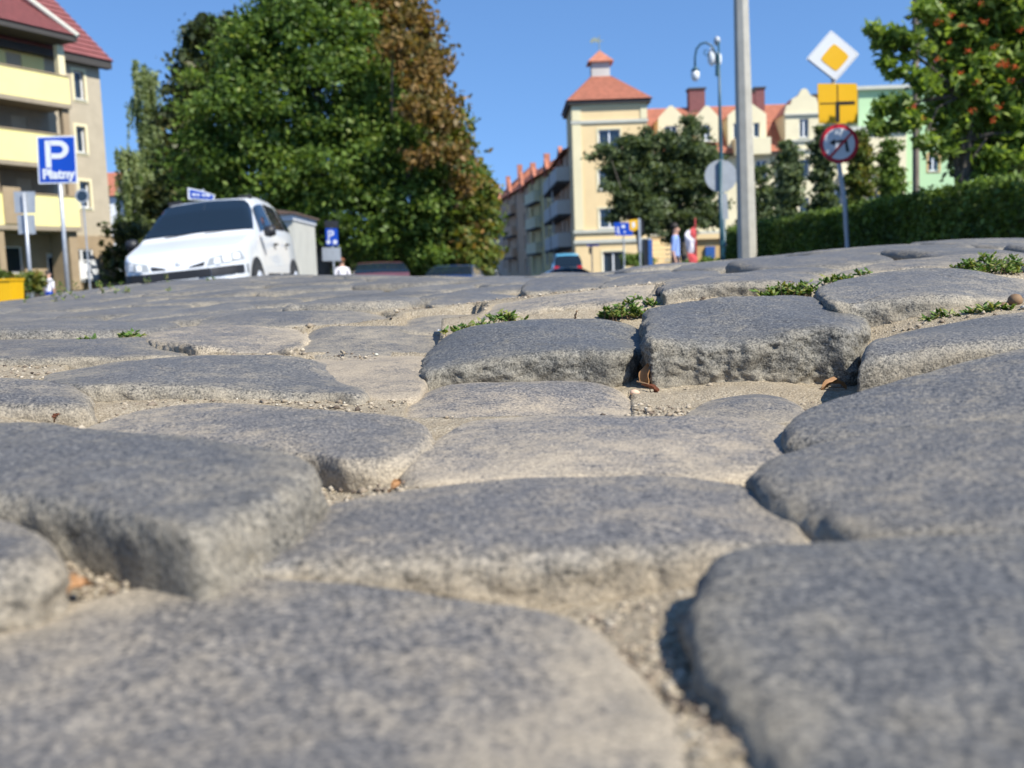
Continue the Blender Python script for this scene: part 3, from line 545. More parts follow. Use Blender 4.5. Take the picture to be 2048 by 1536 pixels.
def body_box(mb, x0, x1, y0, y1, z0, z1):      # sides and back only
    mb.quad((x1, y0, z0), (x1, y1, z0), (x1, y1, z1), (x1, y0, z1)).quad((x0, y1, z0), (x0, y0, z0), (x0, y0, z1), (x0, y1, z1)).quad((x1, y1, z0), (x0, y1, z0), (x0, y1, z1), (x1, y1, z1)).quad((x0, y0+.3, z1), (x1, y0+.3, z1), (x1, y1, z1), (x0, y1, z1))
    mb.quad((x0+.02, y0+.6, z0), (x1-.02, y0+.6, z0), (x1-.02, y0+.6, z1), (x0+.02, y0+.6, z1))
def tile_roof(mb, p0, p1, p2, p3, rows, t=.05):  # eave p0-p1, ridge p3-p2, stepped courses
    p0, p1, p2, p3 = map(Vector, (p0, p1, p2, p3)); nrm = (p1-p0).cross(p3-p0).normalized()
    if nrm.z < 0: nrm = -nrm
    for k in range(rows):
        a, b = k/rows, (k+1)/rows; l0, r0, l1, r1 = p0.lerp(p3, a), p1.lerp(p2, a), p0.lerp(p3, b), p1.lerp(p2, b)
        mb.quad(l0+nrm*t, r0+nrm*t, r1, l1); mb.quad(l0, r0, r0+nrm*t, l0+nrm*t)
# ------------------------------------------------------------------ left apartment block
c = at(232, 575, 50); ux = Vector((.455, .89, 0)).normalized()      # far corner; wall runs back towards the camera
ang = math.atan2(ux.y, ux.x)
def T(px, py=575, off=0.0):
    u = at(px, py, 1).x; cx_, cy_ = c.x+.89*off, 50-.455*off; return (cx_-cy_*u)/(ux.x-ux.y*u)
ab = empty('apartment_building', (c.x, c.y, 0), 'grey beige apartment block with yellow balconies and dark red tiled roof behind the parking sign', 'apartment building', rz=ang)
def zz(px, py, t): return zat(px, py, c.y-ux.y*t)
mb = MB(); wins = []
for (a, b, y0, y1) in ((148, 168, 140, 197), (153, 171, 252, 304), (160, 180, 362, 415)):
    t0, t1 = T(a, (y0+y1)/2), T(b, (y0+y1)/2); wins.append((-t0, -t1, zz(a, y1, t0), zz(a, y0, t0)))
gw = (-T(145), -T(190), zz(165, 560, T(165)), zz(165, 498, T(165)))
dz0 = zz(110, 575, T(110)); door = (-T(97)+.0, -T(133), .2, zz(110, 506, T(110)))
z_pl = 2.95; W_ = [w_ for w_ in wins]
wall(mb, -12, 0, z_pl, 11.6, W_, 0); body_box(mb, -12, 0, 0, 10, -.5, 11.6); mb.build('wall', M['render'], ab)
lw = (-T(14), -T(52), zz(30, 546, T(30)), zz(30, 492, T(30)))
mb = MB(); wall(mb, -12.05, .05, -.5, z_pl-.003, [gw, door, lw], -.05, .27); mb.quad((.05, -.05, -.5), (.05, 3, -.5), (.05, 3, z_pl), (.05, -.05, z_pl)); mb.quad((-12, -.05, z_pl), (.05, -.05, z_pl), (.05, 0, z_pl), (-12, 0, z_pl)); mb.build('plinth', M['plinth'], ab)
for w_ in wins: window(ab, *w_, mull=0, surround='pale')
window(ab, *gw, y=-.05, mull=1, rev=.1); window(ab, *lw, y=-.05, mull=0)
d_ = MB().box(door[0], door[1], .1, .16, door[2], door[3]); dd = d_.build('door', M['white'], ab)
MB().quad((door[0]+.2, .095, door[3]-1.3), (door[1]-.2, .095, door[3]-1.3), (door[1]-.2, .095, door[3]-.2), (door[0]+.2, .095, door[3]-.2)).build('pane', M['glass'], dd)
rl = MB()
for k in range(9): x = gw[0]+(gw[1]-gw[0])*k/8; rl.box(x-.02, x+.02, -.25, -.2, gw[2]-.1, gw[2]+.9)
rl.box(gw[0]-.05, gw[1]+.05, -.24, -.21, gw[2]+.05, gw[2]+.85); rl.box(gw[0]-.05, gw[1]+.05, -.27, -.19, gw[2]+.88, gw[2]+.94); rl.build('railing', M['white'], ab)
# balcony bay standing forward of the wall
tb = T(137, 160, 1.5); xb = -tb
for (z0, z1, top) in ((8.75, 9.95, 1), (6.0, 7.3, 0), (3.25, 4.6, 0)):
    b_ = MB(); b_.box(xb-6.5, xb+.0, -1.5, -1.4, z0, z1).box(xb-.1, xb, -1.398, 0, z0, z1); bal = b_.build('balcony', M['balc'], ab)
    MB().box(xb-6.5, xb+.03, -1.53, -.003, z0-.2, z0-.004).build('slab', M['loggia'], bal)
    MB().box(xb-6.5, xb+.04, -1.54, -1.36, z1+.003, z1+.06).build('coping', M['plinth'], bal)
    bw = MB(); o1 = [(xb-2.0, xb-1.2, z0+.2, z0+2.2), (xb-3.9, xb-2.9, z0+.8, z0+2.2), (xb-5.6, xb-4.9, z0+.8, z0+2.2)]
    wall(bw, xb-6.5, xb-.05, z0, z0+2.6, o1, -.04, .15); bw.build('back_wall', M['balc' if top else 'loggia'], bal)  # recess shade put into the lower back walls' colour, sunlight into the top one's
    for w_ in o1: window(ab, *w_, y=-.04, rev=.12, mull=0)
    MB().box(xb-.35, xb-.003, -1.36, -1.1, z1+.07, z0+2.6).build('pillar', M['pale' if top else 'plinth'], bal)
MB().box(xb-.5, xb-.06, -1.3, -.06, 0, 3.2).box(xb-4.2, xb-3.9, -1.45, -.06, 0, 11.5).build('pier', M['plinth'], ab)
MB().box(xb-3.86, xb-3.0, -1.56, -1.5, 3.3, 4.86).build('pier_panel', M['plinth'], ab)
rb = MB(); tile_roof(rb, (-12, -.5, 11.35), (.45, -.5, 11.35), (-1.6, 4.6, 17.5), (-12, 4.6, 17.5), 22, .05); tile_roof(rb, (-12, 10.5, 11.35), (.45, 10.5, 11.35), (-1.6, 4.6, 17.5), (-12, 4.6, 17.5), 12)
rb.quad((.45, -.5, 11.35), (.45, 10.5, 11.35), (-1.6, 4.6, 17.5)); ro = rb.build('roof', M['roofred'], ab)
rb = MB(); tile_roof(rb, (-12, -1.95, 11.75), (xb+.35, -1.95, 11.75), (xb-1.0, 2.6, 15.4), (-12, 2.6, 15.4), 18, .05); rb.quad((xb+.35, -1.95, 11.75), (xb+.35, 1.0, 11.75), (xb-1.0, 2.6, 15.4)); rb.build('bay_roof', M['roofred'], ab)
MB().box(-12, .4, -.45, -.06, 11.0, 11.33).box(-12, xb+.3, -1.9, -.47, 11.5, 11.72).build('eaves', M['dark'], ab)
MB().tube([(xb+.3, -2.0, 11.75), (xb-1.2, .6, 14.2), (xb-2.0, 1.9, 15.6)], .12, 8).build('gutter', M['trimgrey'], ab)
# low dark wall at its foot
p = at(205, 566, 44); q = at(262, 572, 40)
lo = empty('garden_wall', (p.x, p.y, 0), 'low dark wall along the foot of the beige apartment block', 'wall', rz=math.atan2(q.y-p.y, q.x-p.x))
L_ = (q-p).length; MB().box(-2.2, L_, 0, .3, -.6, .55).build('brickwork', M['dark'], lo); MB().box(-2.25, L_+.05, -.04, .34, .553, .62).build('coping', M['dark'], lo)
# ------------------------------------------------------------------ corner building with roof turret, and its long wing
Yt = 70; p = at(1152, 541, Yt); q = at(1300, 541, Yt); W = q.x-p.x
cb = empty('corner_building', (p.x, Yt, 0), 'cream four storey corner building with orange pyramid roof, lantern and dormered wing', 'building')
def lx(px, py, Y=Yt): return at(px, py, Y).x-p.x
ops = []
for (x0, x1, y0, y1) in ((1197, 1240, 259, 296), (1197, 1240, 339, 379), (1199, 1240, 417, 456), (1206, 1248, 503, 546)):
    ops.append((lx(x0, (y0+y1)/2), lx(x1, (y0+y1)/2), zat(1215, y1, Yt), zat(1215, y0, Yt)))
ze = zat(1215, 208, Yt); mb = MB(); wall(mb, 0, W, -.6, ze, ops, 0); body_box(mb, 0, W, 0, 6, -.6, ze); mb.build('wall', M['cream'], cb)
for k, o_ in enumerate(ops): window(cb, *o_, mull=1, trans=0, surround='pale', rev=.18)
zc, zd = zat(1215, 243, Yt), zat(1215, 462, Yt); ze2 = zat(1215, 482, Yt)
MB().box(-.25, W+.25, -.3, 6.2, ze+.003, ze+.25).build('cornice', M['dark'], cb)
MB().box(-.07, W+.07, -.1, -.003, zc-.1, zc+.1).build('moulding', M['trimgrey'], cb)
MB().box(-.1, W+.1, -.14, -.003, zd-.1, zd+.1).build('moulding', M['trimgrey'], cb)
MB().box(-.1, W+.1, -.12, -.003, ze2-.12, ze2+.12).build('moulding', M['trimgrey'], cb)
for q_ in ((-.003, .62, zd+.13, zc-.13), (W-.45, W+.003, zc+.13, ze-.1), (-.003, .62, zc+.13, ze-.1)): MB().box(q_[0], q_[1], -.06, -.003, q_[2], q_[3]).build('pilaster', M['pale'], cb)
MB().box(.64, W-.47, -.03, -.003, ze-.18, ze-.003).build('frieze', M['pale'], cb)
za = zat(1208, 152, Yt); xc = (lx(1190, 150)+lx(1227, 150))/2; hw = .68; yc = 3.0; za = zat(1208, 152, Yt+yc-hw); ez = ze+.25
rb = MB(); e_ = .35
tile_roof(rb, (-e_, -e_-.05, ez), (W+e_, -e_-.05, ez), (xc+hw, yc-hw, za), (xc-hw, yc-hw, za), 16, .04)
tile_roof(rb, (W+e_, -e_, ez), (W+e_, 6+e_, ez), (xc+hw, yc+hw, za), (xc+hw, yc-hw, za), 16, .04)
tile_roof(rb, (-e_, 6+e_, ez), (-e_, -e_, ez), (xc-hw, yc-hw, za), (xc-hw, yc+hw, za), 16, .04)
tile_roof(rb, (W+e_, 6+e_, ez), (-e_, 6+e_, ez), (xc-hw, yc+hw, za), (xc+hw, yc+hw, za), 16, .04); rf = rb.build('roof', M['roofor'], cb)
zl = zat(1208, 122, Yt+yc-hw); MB().box(xc-hw+.04, xc+hw-.04, yc-hw+.04, yc+hw-.04, za-.1, zl).build('lantern', M['lightgrey'], rf)
zt = zat(1208, 100, Yt+yc); rb = MB(); h2 = hw+.22
for sx_, sy_ in ((1, 0), (0, 1), (-1, 0), (0, -1)):
    a_ = (xc+h2*(sx_-sy_), yc+h2*(sy_+sx_), zl+.003); b_ = (xc+h2*(sx_+sy_), yc+h2*(sy_-sx_), zl+.003); rb.quad(a_, b_, (xc, yc, zt))
rb.box(xc-h2, xc+h2, yc-h2, yc+h2, zl-.06, zl); rb.build('lantern_cap', M['roofor'], rf)
zv = zat(1208, 74, Yt+yc); mb = MB(); mb.tube([(xc, yc, zt-.1), (xc, yc, zv+.1)], .035, 6); mb.prism([(xc-.65, zv-.2), (xc-.35, zv), (xc-.05, zv-.12), (xc-.05, zv-.38), (xc-.35, zv-.3), (xc-.6, zv-.42)], yc-.02, yc+.02); mb.prism([(xc+.05, zv-.2), (xc+.35, zv-.25), (xc+.05, zv-.32)], yc-.02, yc+.02); mb.build('weather_vane', M['copper'], rf)
# flank of the corner tower in the side street: grey balconies in shade
fl = MB(); fo = []
for (y0, y1) in ((300, 372), (385, 448), (460, 520)):
    za_, zb_ = zat(1125, y1, 80), zat(1125, y0, 80); fo.append(za_)
Yw = 73; def_w = lambda px, py: at(px, py, Yw).x-p.x
xw0 = W+.003; xw1 = def_w(1645, 500); dy = Yw-Yt; zev = zat(1500, 303, Yw); zri = zat(1400, 214, Yw+4)
ops = []
for (x0, x1, y0, y1) in ((1512, 1535, 320, 360), (1340, 1362, 330, 366), (1400, 1422, 330, 366), (1512, 1535, 398, 436), (1400, 1422, 405, 440), (1340, 1362, 408, 443)):
    ops.append((def_w(x0, (y0+y1)/2), def_w(x1, (y0+y1)/2), zat((x0+x1)/2, y1, Yw), zat((x0+x1)/2, y0, Yw)))
zlow = zat(1400, 470, Yw)
mb = MB(); wall(mb, xw0, xw1, zlow, zev, ops, dy); body_box(mb, xw0, xw1, dy, dy+8, zlow, zev); mb.build('wing_wall', M['palewall'], cb)
for o_ in ops: window(cb, *o_, y=dy, mull=1)
gops = []
for (x0, x1, y0, y1) in ((1330, 1350, 487, 520),):
    gops.append((def_w(x0, 500), def_w(x1, 500), zat(x0, y1, Yw), zat(x0, y0, Yw)))
mb = MB(); wall(mb, xw0, xw1, -.6, zlow-.003, gops, dy-.1); mb.build('ground_floor_wall', M['cream'], cb)
window(cb, *gops[0], y=dy-.1, mull=1)
for k in range(9):
    z = zlow-.3-.32*k; MB().box(xw0, xw1, dy-.13, dy-.103, z, z+.24).build('rustication_band', M['cream'], cb)
MB().box(xw0, xw1, dy-.25, dy-.003, zlow, zlow+.25).build('moulding', M['trimgrey'], cb)
rb = MB(); tile_roof(rb, (xw0, dy-.5, zev-.1), (xw1+.3, dy-.5, zev-.1), (xw1+.3, dy+4, zri), (xw0, dy+4, zri), 24, .04); tile_roof(rb, (xw1+.3, dy+8.5, zev-.1), (xw0, dy+8.5, zev-.1), (xw0, dy+4, zri), (xw1+.3, dy+4, zri), 8, .04)
rb.quad((xw1+.3, dy-.5, zev-.1), (xw1+.3, dy+8.5, zev-.1), (xw1+.3, dy+4, zri)); wr_ = rb.build('wing_roof', M['roofor'], cb)
MB().box(xw0, xw1+.25, dy-.45, dy-.26, zev-.28, zev-.13).build('gutter', M['dark'], cb)
def dormer(x0, x1, pk, ybase, yj, wl_, m='palewall', dep=3.2, yo=0.0, curved=False, bal=False):
    xa, xb_ = def_w(x0, 250), def_w(x1, 250); zk = zat((x0+x1)/2, pk, Yw); zb_ = zat((x0+x1)/2, ybase, Yw); zs = zat((x0+x1)/2, yj, Yw); xm = (xa+xb_)/2; yy = dy-.12-yo
    oo = [(def_w(a, b1), def_w(b, b1), zat((x0+x1)/2, b1, Yw), zat((x0+x1)/2, a1, Yw)) for (a, b, a1, b1) in wl_]
    mb = MB(); wall(mb, xa, xb_, zb_, zs, oo, yy, .2)
    if curved:
        pr = [(xa-.05, zs), (xa+.1, zs+.55), (xa+.4, zs+.62), (xa+.5, zs+1.0), (xm-.45, zk-.45), (xm-.2, zk-.02), (xm, zk+.05), (xm+.2, zk-.02), (xm+.45, zk-.45), (xb_-.5, zs+1.0), (xb_-.4, zs+.62), (xb_-.1, zs+.55), (xb_+.05, zs)]
    else: pr = [(xa, zs), (xa+.02, zs+.1), (xm-.12, zk), (xm+.12, zk), (xb_-.02, zs+.1), (xb_, zs)]
    mb.prism(pr, yy, yy+.25)
    mb.quad((xa, yy, zb_), (xa, yy, zs), (xa, yy+dep, zs), (xa, yy+dep, zb_)); mb.quad((xb_, yy, zs), (xb_, yy, zb_), (xb_, yy+dep, zb_), (xb_, yy+dep, zs)); mb.quad((xa+.05, yy+.3, zb_), (xb_-.05, yy+.3, zb_), (xb_-.05, yy+.3, zs), (xa+.05, yy+.3, zs))
    d = mb.build('dormer', M[m], cb); rm = MB()
    zk2 = zk-.15; rm.quad((xa-.1, yy+.26, zs-.05), (xm, yy+.26, zk2), (xm, yy+dep, zk2), (xa-.1, yy+dep, zs-.05)); rm.quad((xm, yy+.26, zk2), (xb_+.1, yy+.26, zs-.05), (xb_+.1, yy+dep, zs-.05), (xm, yy+dep, zk2)); rm.build('dormer_roof', M['roofor'], d)
    for o_ in oo: window(cb, *o_, y=yy, rev=.18, mull=0 if o_[1]-o_[0] < .6 else 1, surround=None)
    return xa, xb_, yy
dormer(1316, 1368, 212, 285, 238, [(1330, 1354, 252, 282)]); dormer(1391, 1436, 212, 285, 236, [(1403, 1420, 250, 282)])
xa, xb_, yy = dormer(1455, 1532, 203, 300, 232, [(1466, 1480, 246, 296), (1506, 1519, 246, 276)], dep=3.6)
zb0, zb1 = zat(1497, 312, Yw), zat(1497, 279, Yw); MB().box(def_w(1464, 300), def_w(1534, 300), yy-1.0, yy-.003, zb0, zb1).build('balcony', M['palewall'], cb)
dormer(1566, 1642, 181, 305, 228, [(1594, 1613, 240, 277)], yo=.45, curved=True, dep=4)
x0_, x1_ = def_w(1566, 300), def_w(1642, 300)
bo = [(def_w(1594, 339), def_w(1614, 339), zat(1604, 358, Yw), zat(1604, 320, Yw)), (def_w(1594, 415), def_w(1614, 415), zat(1604, 434, Yw), zat(1604, 396, Yw))]
mb = MB(); zg = zat(1604, 305, Yw); wall(mb, x0_+.06, x1_-.06, -.6, zg-.003, bo, dy-.57, .2); mb.quad((x0_+.06, dy-.57, -.6), (x0_+.06, dy-.57, zg-.003), (x0_+.06, dy-.003, zg-.003), (x0_+.06, dy-.003, -.6)); mb.quad((x1_-.06, dy-.57, -.6), (x1_-.06, dy-.003, -.6), (x1_-.06, dy-.003, zg-.003), (x1_-.06, dy-.57, zg-.003)); mb.build('bay_wall', M['palewall'], cb)
for o_ in bo: window(cb, *o_, y=dy-.57, mull=0)
for yv in (231, 283, 302): MB().box(x0_-.08, x1_+.08, dy-.72, dy-.58, zat(1604, yv, Yw)-.06, zat(1604, yv, Yw)+.06).build('moulding', M['trimgrey'], cb)
for (a, b, y0, y1) in ((1396, 1429, 178, 214), (1522, 1533, 182, 212), (1534, 1554, 176, 212), (1655, 1690, 190, 225)):
    mb = MB(); mb.box(def_w(a, 190), def_w(b, 190), dy+3.4, dy+4.4, zri-1, zat(a, y0+4, Yw+4)); ch = mb.build('chimney', M['chim'], wr_); MB().box(def_w(a, 190)-.08, def_w(b, 190)+.08, dy+3.32, dy+4.48, zat(a, y0+4, Yw+4)+.003, zat(a, y0, Yw+4)).build('chimney_cap', M['dark'], ch)
# ------------------------------------------------------------------ the shaded row going back down the side street
def row_house(P0, P1, ytop, yeave, name, label, wm, rm, bays=(), gables=1, cols=2, balc=False):
    a = at(P0[0], 545, P0[1]); b = at(P1[0], 545, P1[1]); v = Vector((b.x-a.x, b.y-a.y, 0)); L = v.length
    h = empty('row_house', (b.x, b.y, 0), label, 'house', 'houses along the side street', rz=math.atan2(-v.y, -v.x))
    zt = zat(P0[0], ytop, P0[1]); ze_ = zat(P0[0], yeave, P0[1]); flh = (ze_+.3)/4
    mb = MB(); ops = []
    for r_ in range(4):
        for cc in range(cols):
            x = L*(cc+.5)/cols; ops.append((x-.55, x+.55, r_*flh+.5, r_*flh+2.0))
    wall(mb, 0, L, -.9, ze_, ops); body_box(mb, 0, L, 0, 7, -.9, ze_); mb.build('wall', M[wm], h)
    for o_ in ops: window(h, *o_, mull=1)
    if balc:
        for r_ in range(1, 4+(ytop < 0)):
            for cc in range(1 if balc == 1 else 2):
                x0 = L*.08+cc*L*.5; x1 = x0+L*.42; z = r_*flh-.1
                bp_ = 1.0 if balc == 2 else .6; bb = MB().box(x0, x1, -bp_, -bp_+.08, z, z+1.0).box(x0, x0+.08, -bp_+.083, -.003, z, z+1.0).box(x1-.08, x1, -bp_+.083, -.003, z, z+1.0).build('balcony', M[bays], h)
                MB().box(x0, x1, -bp_, -.003, z-.18, z-.004).build('slab', M['dark'], bb)
                MB().box(x0+.1, x0+.3, -bp_+.1, -bp_+.25, z-.18-flh+1.1+.3, z-.185).build('post', M[bays], bb)
    rb = MB(); tile_roof(rb, (-.1, -.5, ze_), (L+.1, -.5, ze_), (L+.1, 3.5, zt), (-.1, 3.5, zt), 10, .04); rb.quad((-.1, -.5, ze_), (-.1, 7.5, ze_), (-.1, 3.5, zt)).quad((L+.1, -.5, ze_), (L+.1, 7.5, ze_), (L+.1, 3.5, zt)); rb.quad((-.1, 7.5, ze_), (L+.1, 7.5, ze_), (L+.1, 3.5, zt), (-.1, 3.5, zt)); rr_ = rb.build('roof', M[rm], h)
    for k in range(gables):
        x = L*(k+.5)/gables; gw_ = L/gables*.13; zt_g = ze_+(zt-ze_)*.62
        MB().prism([(x-gw_, ze_-.3), (x-gw_, ze_+.4), (x-gw_*.7, ze_+.5), (x-.15, zt_g-.1), (x, zt_g), (x+.15, zt_g-.1), (x+gw_*.7, ze_+.5), (x+gw_, ze_+.4), (x+gw_, ze_-.3)], -.16, .15).build('gable', M[rm], rr_)
        MB().box(x+gw_+.5, x+gw_+.9, 2.2, 2.8, zt-1.6, zt+.5).build('chimney', M[rm], rr_)
    return h
row_house((1145, 73.5), (1112, 88), 246, 300, 'a', 'shaded house of the side street with grey balconies, directly behind the cream tower', 'greywall', 'roofor', 'lightgrey', 1, 4, 2)
row_house((1112, 90), (1062, 104), 290, 338, 'b', 'olive and cream house with red window bands, second in the side street row', 'olive', 'roofor', 'palewall', 2, 3, 1)
row_house((1062, 104.3), (1014, 121), 312, 372, 'c', 'grey house with brown balconies and orange gables, third in the side street row', 'brownwall', 'roofor', 'brownwall', 2, 3, 1)
row_house((1014, 121.3), (976, 150), 330, 400, 'd', 'narrow farthest grey house of the side street row, right of the chestnut crown', 'greywall', 'roofor', 'greywall', 2, 3, 0)
# ------------------------------------------------------------------ cream block and green building on the right
Yc = 72.6; a = at(1648, 520, Yc); cr = empty('cream_building', (a.x, Yc, 0), 'lower cream house half hidden behind columnar trees right of the no left turn sign', 'building')
LX = lambda px, py: at(px, py, Yc).x-a.x
x1_ = LX(1812, 400); zt_ = zat(1730, 262, Yc); ops = []
for (x0, x1, y0, y1) in ((1655, 1675, 290, 325), (1725, 1745, 288, 325), (1770, 1792, 288, 325), (1660, 1685, 370, 410), (1735, 1765, 380, 415)):
    ops.append((LX(x0, y0), LX(x1, y0), zat(x0, y1, Yc), zat(x0, y0, Yc)))
mb = MB(); wall(mb, 0, x1_, -.6, zt_, ops); body_box(mb, 0, x1_, 0, 6, -.6, zt_); mb.build('wall', M['palewall'], cr)
for o_ in ops: window(cr, *o_, mull=1)
MB().box(-.2, x1_+.2, -.3, 6.2, zt_+.003, zt_+.3).build('roof', M['trimgrey'], cr)
for (y0, y1) in ((350, 366), (412, 440)): MB().box(1, x1_-1, -1.1, -.003, zat(1700, y1, Yc), zat(1700, y0, Yc)).build('balcony', M['lightgrey' if y0 < 400 else 'palewall'], cr)
Yg = 74; a2 = at(1716, 520, Yg); gr = empty('green_building', (a2.x, Yg, 0), 'mint green building behind the hedge and rowan tree, one window with a yellow surround', 'building')
LG = lambda px, py: at(px, py, Yg).x-a2.x
x1_ = LG(2075, 400); zt_ = zat(1800, 178, Yg); ops = [(LG(1857, 330), LG(1877, 330), zat(1866, 342, Yg), zat(1866, 309, Yg)), (LG(1935, 330), LG(1957, 330), zat(1945, 340, Yg), zat(1945, 306, Yg)), (LG(1857, 330), LG(1877, 330), zat(1866, 256, Yg), zat(1866, 222, Yg))]
mb = MB(); wall(mb, 0, x1_, -.6, zt_, ops); body_box(mb, 0, x1_, 0, 8, -.6, zt_); mb.build('wall', M['greenwall'], gr)
for o_ in ops: window(gr, *o_, mull=1, surround='ochre')
MB().box(-.3, x1_+.3, -.35, 8.3, zt_+.003, zt_+.25).build('roof', M['trimgrey'], gr)
# small ochre building with a blue box behind the walkers
Yo = 48; a3 = at(1395, 545, Yo); oc = empty('ochre_pavilion', (a3.x, Yo, 0), 'low ochre garage with a pale cornice and blue box between the banner and hedge', 'garage')
w3 = at(1470, 520, Yo).x-a3.x; zo = zat(1420, 478, Yo)
mb = MB(); mb.box(0, w3, 0, 4, -.6, zo); mb.build('wall', M['ochre'], oc); MB().box(-.2, w3+.2, -.2, 4.2, zo+.003, zo+.25).build('cornice', M['cream'], oc)
x0_, x1_ = at(1410, 505, Yo).x-a3.x, at(1429, 505, Yo).x-a3.x; MB().box(x0_, x1_, -.15, -.003, zat(1420, 516, Yo), zat(1420, 493, Yo)).build('blue_box', M['blueplastic'], oc)
# orange gable house far behind the birches
Yh = 85; a4 = at(218, 570, Yh); oh = empty('orange_roofed_house', (a4.x, Yh, 0), 'distant house with orange roof and white gable seen left of the birch trees', 'house')
LH = lambda px, py: at(px, py, Yh).x-a4.x; zt_ = zat(240, 335, Yh); ze_ = zat(240, 392, Yh); w4 = LH(262, 400)
mb = MB(); wall(mb, 0, w4, -.6, ze_, [(LH(245, 420), LH(255, 420), zat(250, 440, Yh), zat(250, 420, Yh))]); body_box(mb, 0, w4, 0, 7, -.6, ze_); mb.prism([(w4*.45, ze_), (w4*.75, zt_-.9), (w4*1.1, ze_)], -.1, .2); mb.build('wall', M['white'], oh)
window(oh, LH(245, 420), LH(255, 420), zat(250, 440, Yh), zat(250, 420, Yh), mull=1)
rb = MB(); tile_roof(rb, (-2, -.4, ze_), (w4+.3, -.4, ze_), (w4+.3, 3.5, zt_), (-2, 3.5, zt_), 12, .04); rb.quad((-2, 7.4, ze_), (w4+.3, 7.4, ze_), (w4+.3, 3.5, zt_), (-2, 3.5, zt_)); rb.build('roof', M['roofor'], oh)
# white kiosk behind the car
Yk = 26; a5 = at(560, 560, Yk); b5 = at(593, 560, Yk); kk = empty('kiosk', (a5.x, Yk, 0), 'small pale rendered hut with a brown roof behind the white car', 'hut')
wk = b5.x-a5.x; zk = zat(600, 440, Yk); mb = MB(); wall(mb, -.3, wk, -.6, zk, [(wk-.35, wk-.08, -.4, zk-.45)]); body_box(mb, -.3, wk, 0, 2.9, -.6, zk); mb.build('wall', M['hutwall'], kk)
MB().box(wk-.35, wk-.08, .12, .17, -.4, zk-.45).build('door', M['dark'], kk)
MB().box(-.1, wk+.03, -.08, 3.0, zk+.003, zk+.14).build('fascia', M['white'], kk)
mb = MB(); mb.prism([(-.45, zk+.15), (wk+.1, zk+.15), (wk+.1, zk+.2), (-.45, zk+.34)], -.25, 3.1); mb.build('roof', M['hutroof'], kk)
# ================================================================== STREET FURNITURE
def post(mb, px, py_top, Y, rad, base=None, lean=None, n=10):
    """upright tube whose seen top is at (px, py_top); returns foot x"""
    t = at(px, py_top, Y); zb = -0.6 if base is None else base
    pts = [(t.x, Y, zb), (t.x, Y, t.z)] if lean is None else [(lean.x, Y, zb), (t.x, Y, t.z)]
    mb.tube(pts, rad, n); return t
def plate(mb, Y, corners, th=.012):             # flat plate through pixel corners, standing at distance Y
    P = [at(x, y, Y) for x, y in corners]; k = len(P); n = len(mb.v)
    mb.v += [(p.x, Y, p.z) for p in P]+[(p.x, Y+th, p.z) for p in P]
    mb.f.append(tuple(range(n, n+k))); mb.f.append(tuple(reversed(range(n+k, n+2*k))))
    for i in range(k): mb.f.append((n+i, n+k+i, n+k+(i+1) % k, n+(i+1) % k))
    return mb
def local(o, root): o.parent = root; o.matrix_parent_inverse = Matrix.Translation(-root.location); return o
def disc(cx, cy, r, n=40, ex=1.0): return [(cx+r*ex*math.cos(2*math.pi*k/n), cy+r*math.sin(2*math.pi*k/n)) for k in range(n)]
def text_mesh(name, s, size, m, x, y, z, root, rot=0, bold=0.0, ital=0):
    cu = bpy.data.curves.new(name, 'FONT'); cu.body = s; cu.size = size; cu.extrude = .002; cu.offset = bold; cu.align_x = 'CENTER'; cu.resolution_u = 3
    t = bpy.data.objects.new('tmp', cu); COL.objects.link(t); bpy.context.view_layer.update()
    me = bpy.data.meshes.new_from_object(t.evaluated_get(bpy.context.evaluated_depsgraph_get())); bpy.data.objects.remove(t); me.materials.clear(); me.materials.append(m)
    me.transform(Matrix.Translation((x, y, z)) @ Matrix.Rotation(rot, 4, 'Y') @ Matrix.Rotation(R(90), 4, 'X')); me.name = name
    o = link(name, me); return local(o, root)
# --- parking sign
Y = 15.4; b = at(133, 575, Y); t = at(119, 366, Y)
ps = empty('parking_sign', (b.x, Y, 0), 'large blue square sign with white P above the word Płatny on grey post', 'sign')
local(MB().tube([(b.x, Y+.03, -.6), (t.x, Y+.03, at(112, 275, Y).z)], .032, 12).build('post', M['steel'], smooth=True), ps)
local(plate(MB(), Y, [(73, 273), (150, 271), (155, 366), (77, 368)]).build('panel', M['signwhite']), ps)
local(plate(MB(), Y-.004, [(76, 276), (147.5, 274), (152, 363), (80, 365)], .003).build('blue_face', M['signblue']), ps)
mb = MB(); Yp = Y-.008
plate(mb, Yp, [(89, 281), (100, 281), (103, 335), (92, 336)], .003)
cx_, cy_ = 117, 298; ring = [(88.5, 280)]+[(116+20*math.sin(a), 299-19*math.cos(a)) for a in np.linspace(0, math.pi, 14)]+[(101, 318), (101, 306)]+[(115+9*math.sin(a), 298.5+7.5*math.cos(a)) for a in np.linspace(0, math.pi, 10)]+[(89, 291)]
for i_ in range(12):                                        # bowl of the P as an open band
    a0, a1 = math.pi*i_/12, math.pi*(i_+1)/12
    plate(mb, Yp, [(116+10*math.sin(a0), 299-8*math.cos(a0)), (116+21*math.sin(a0), 299-18.5*math.cos(a0)), (116+21*math.sin(a1), 299-18.5*math.cos(a1)), (116+10*math.sin(a1), 299-8*math.cos(a1))], .003)
plate(mb, Yp, [(99, 280.5), (116, 280.5), (116, 291), (99.5, 291)], .003); plate(mb, Yp, [(100, 307), (116, 307), (116, 317.5), (101, 317.5)], .003)
local(mb.build('letter_p', M['signwhite']), ps)
c_ = at(118, 357, Y); text_mesh('lettering', 'Płatny', .20, M['signwhite'], c_.x, Yp, c_.z, ps, rot=R(1), bold=.008)
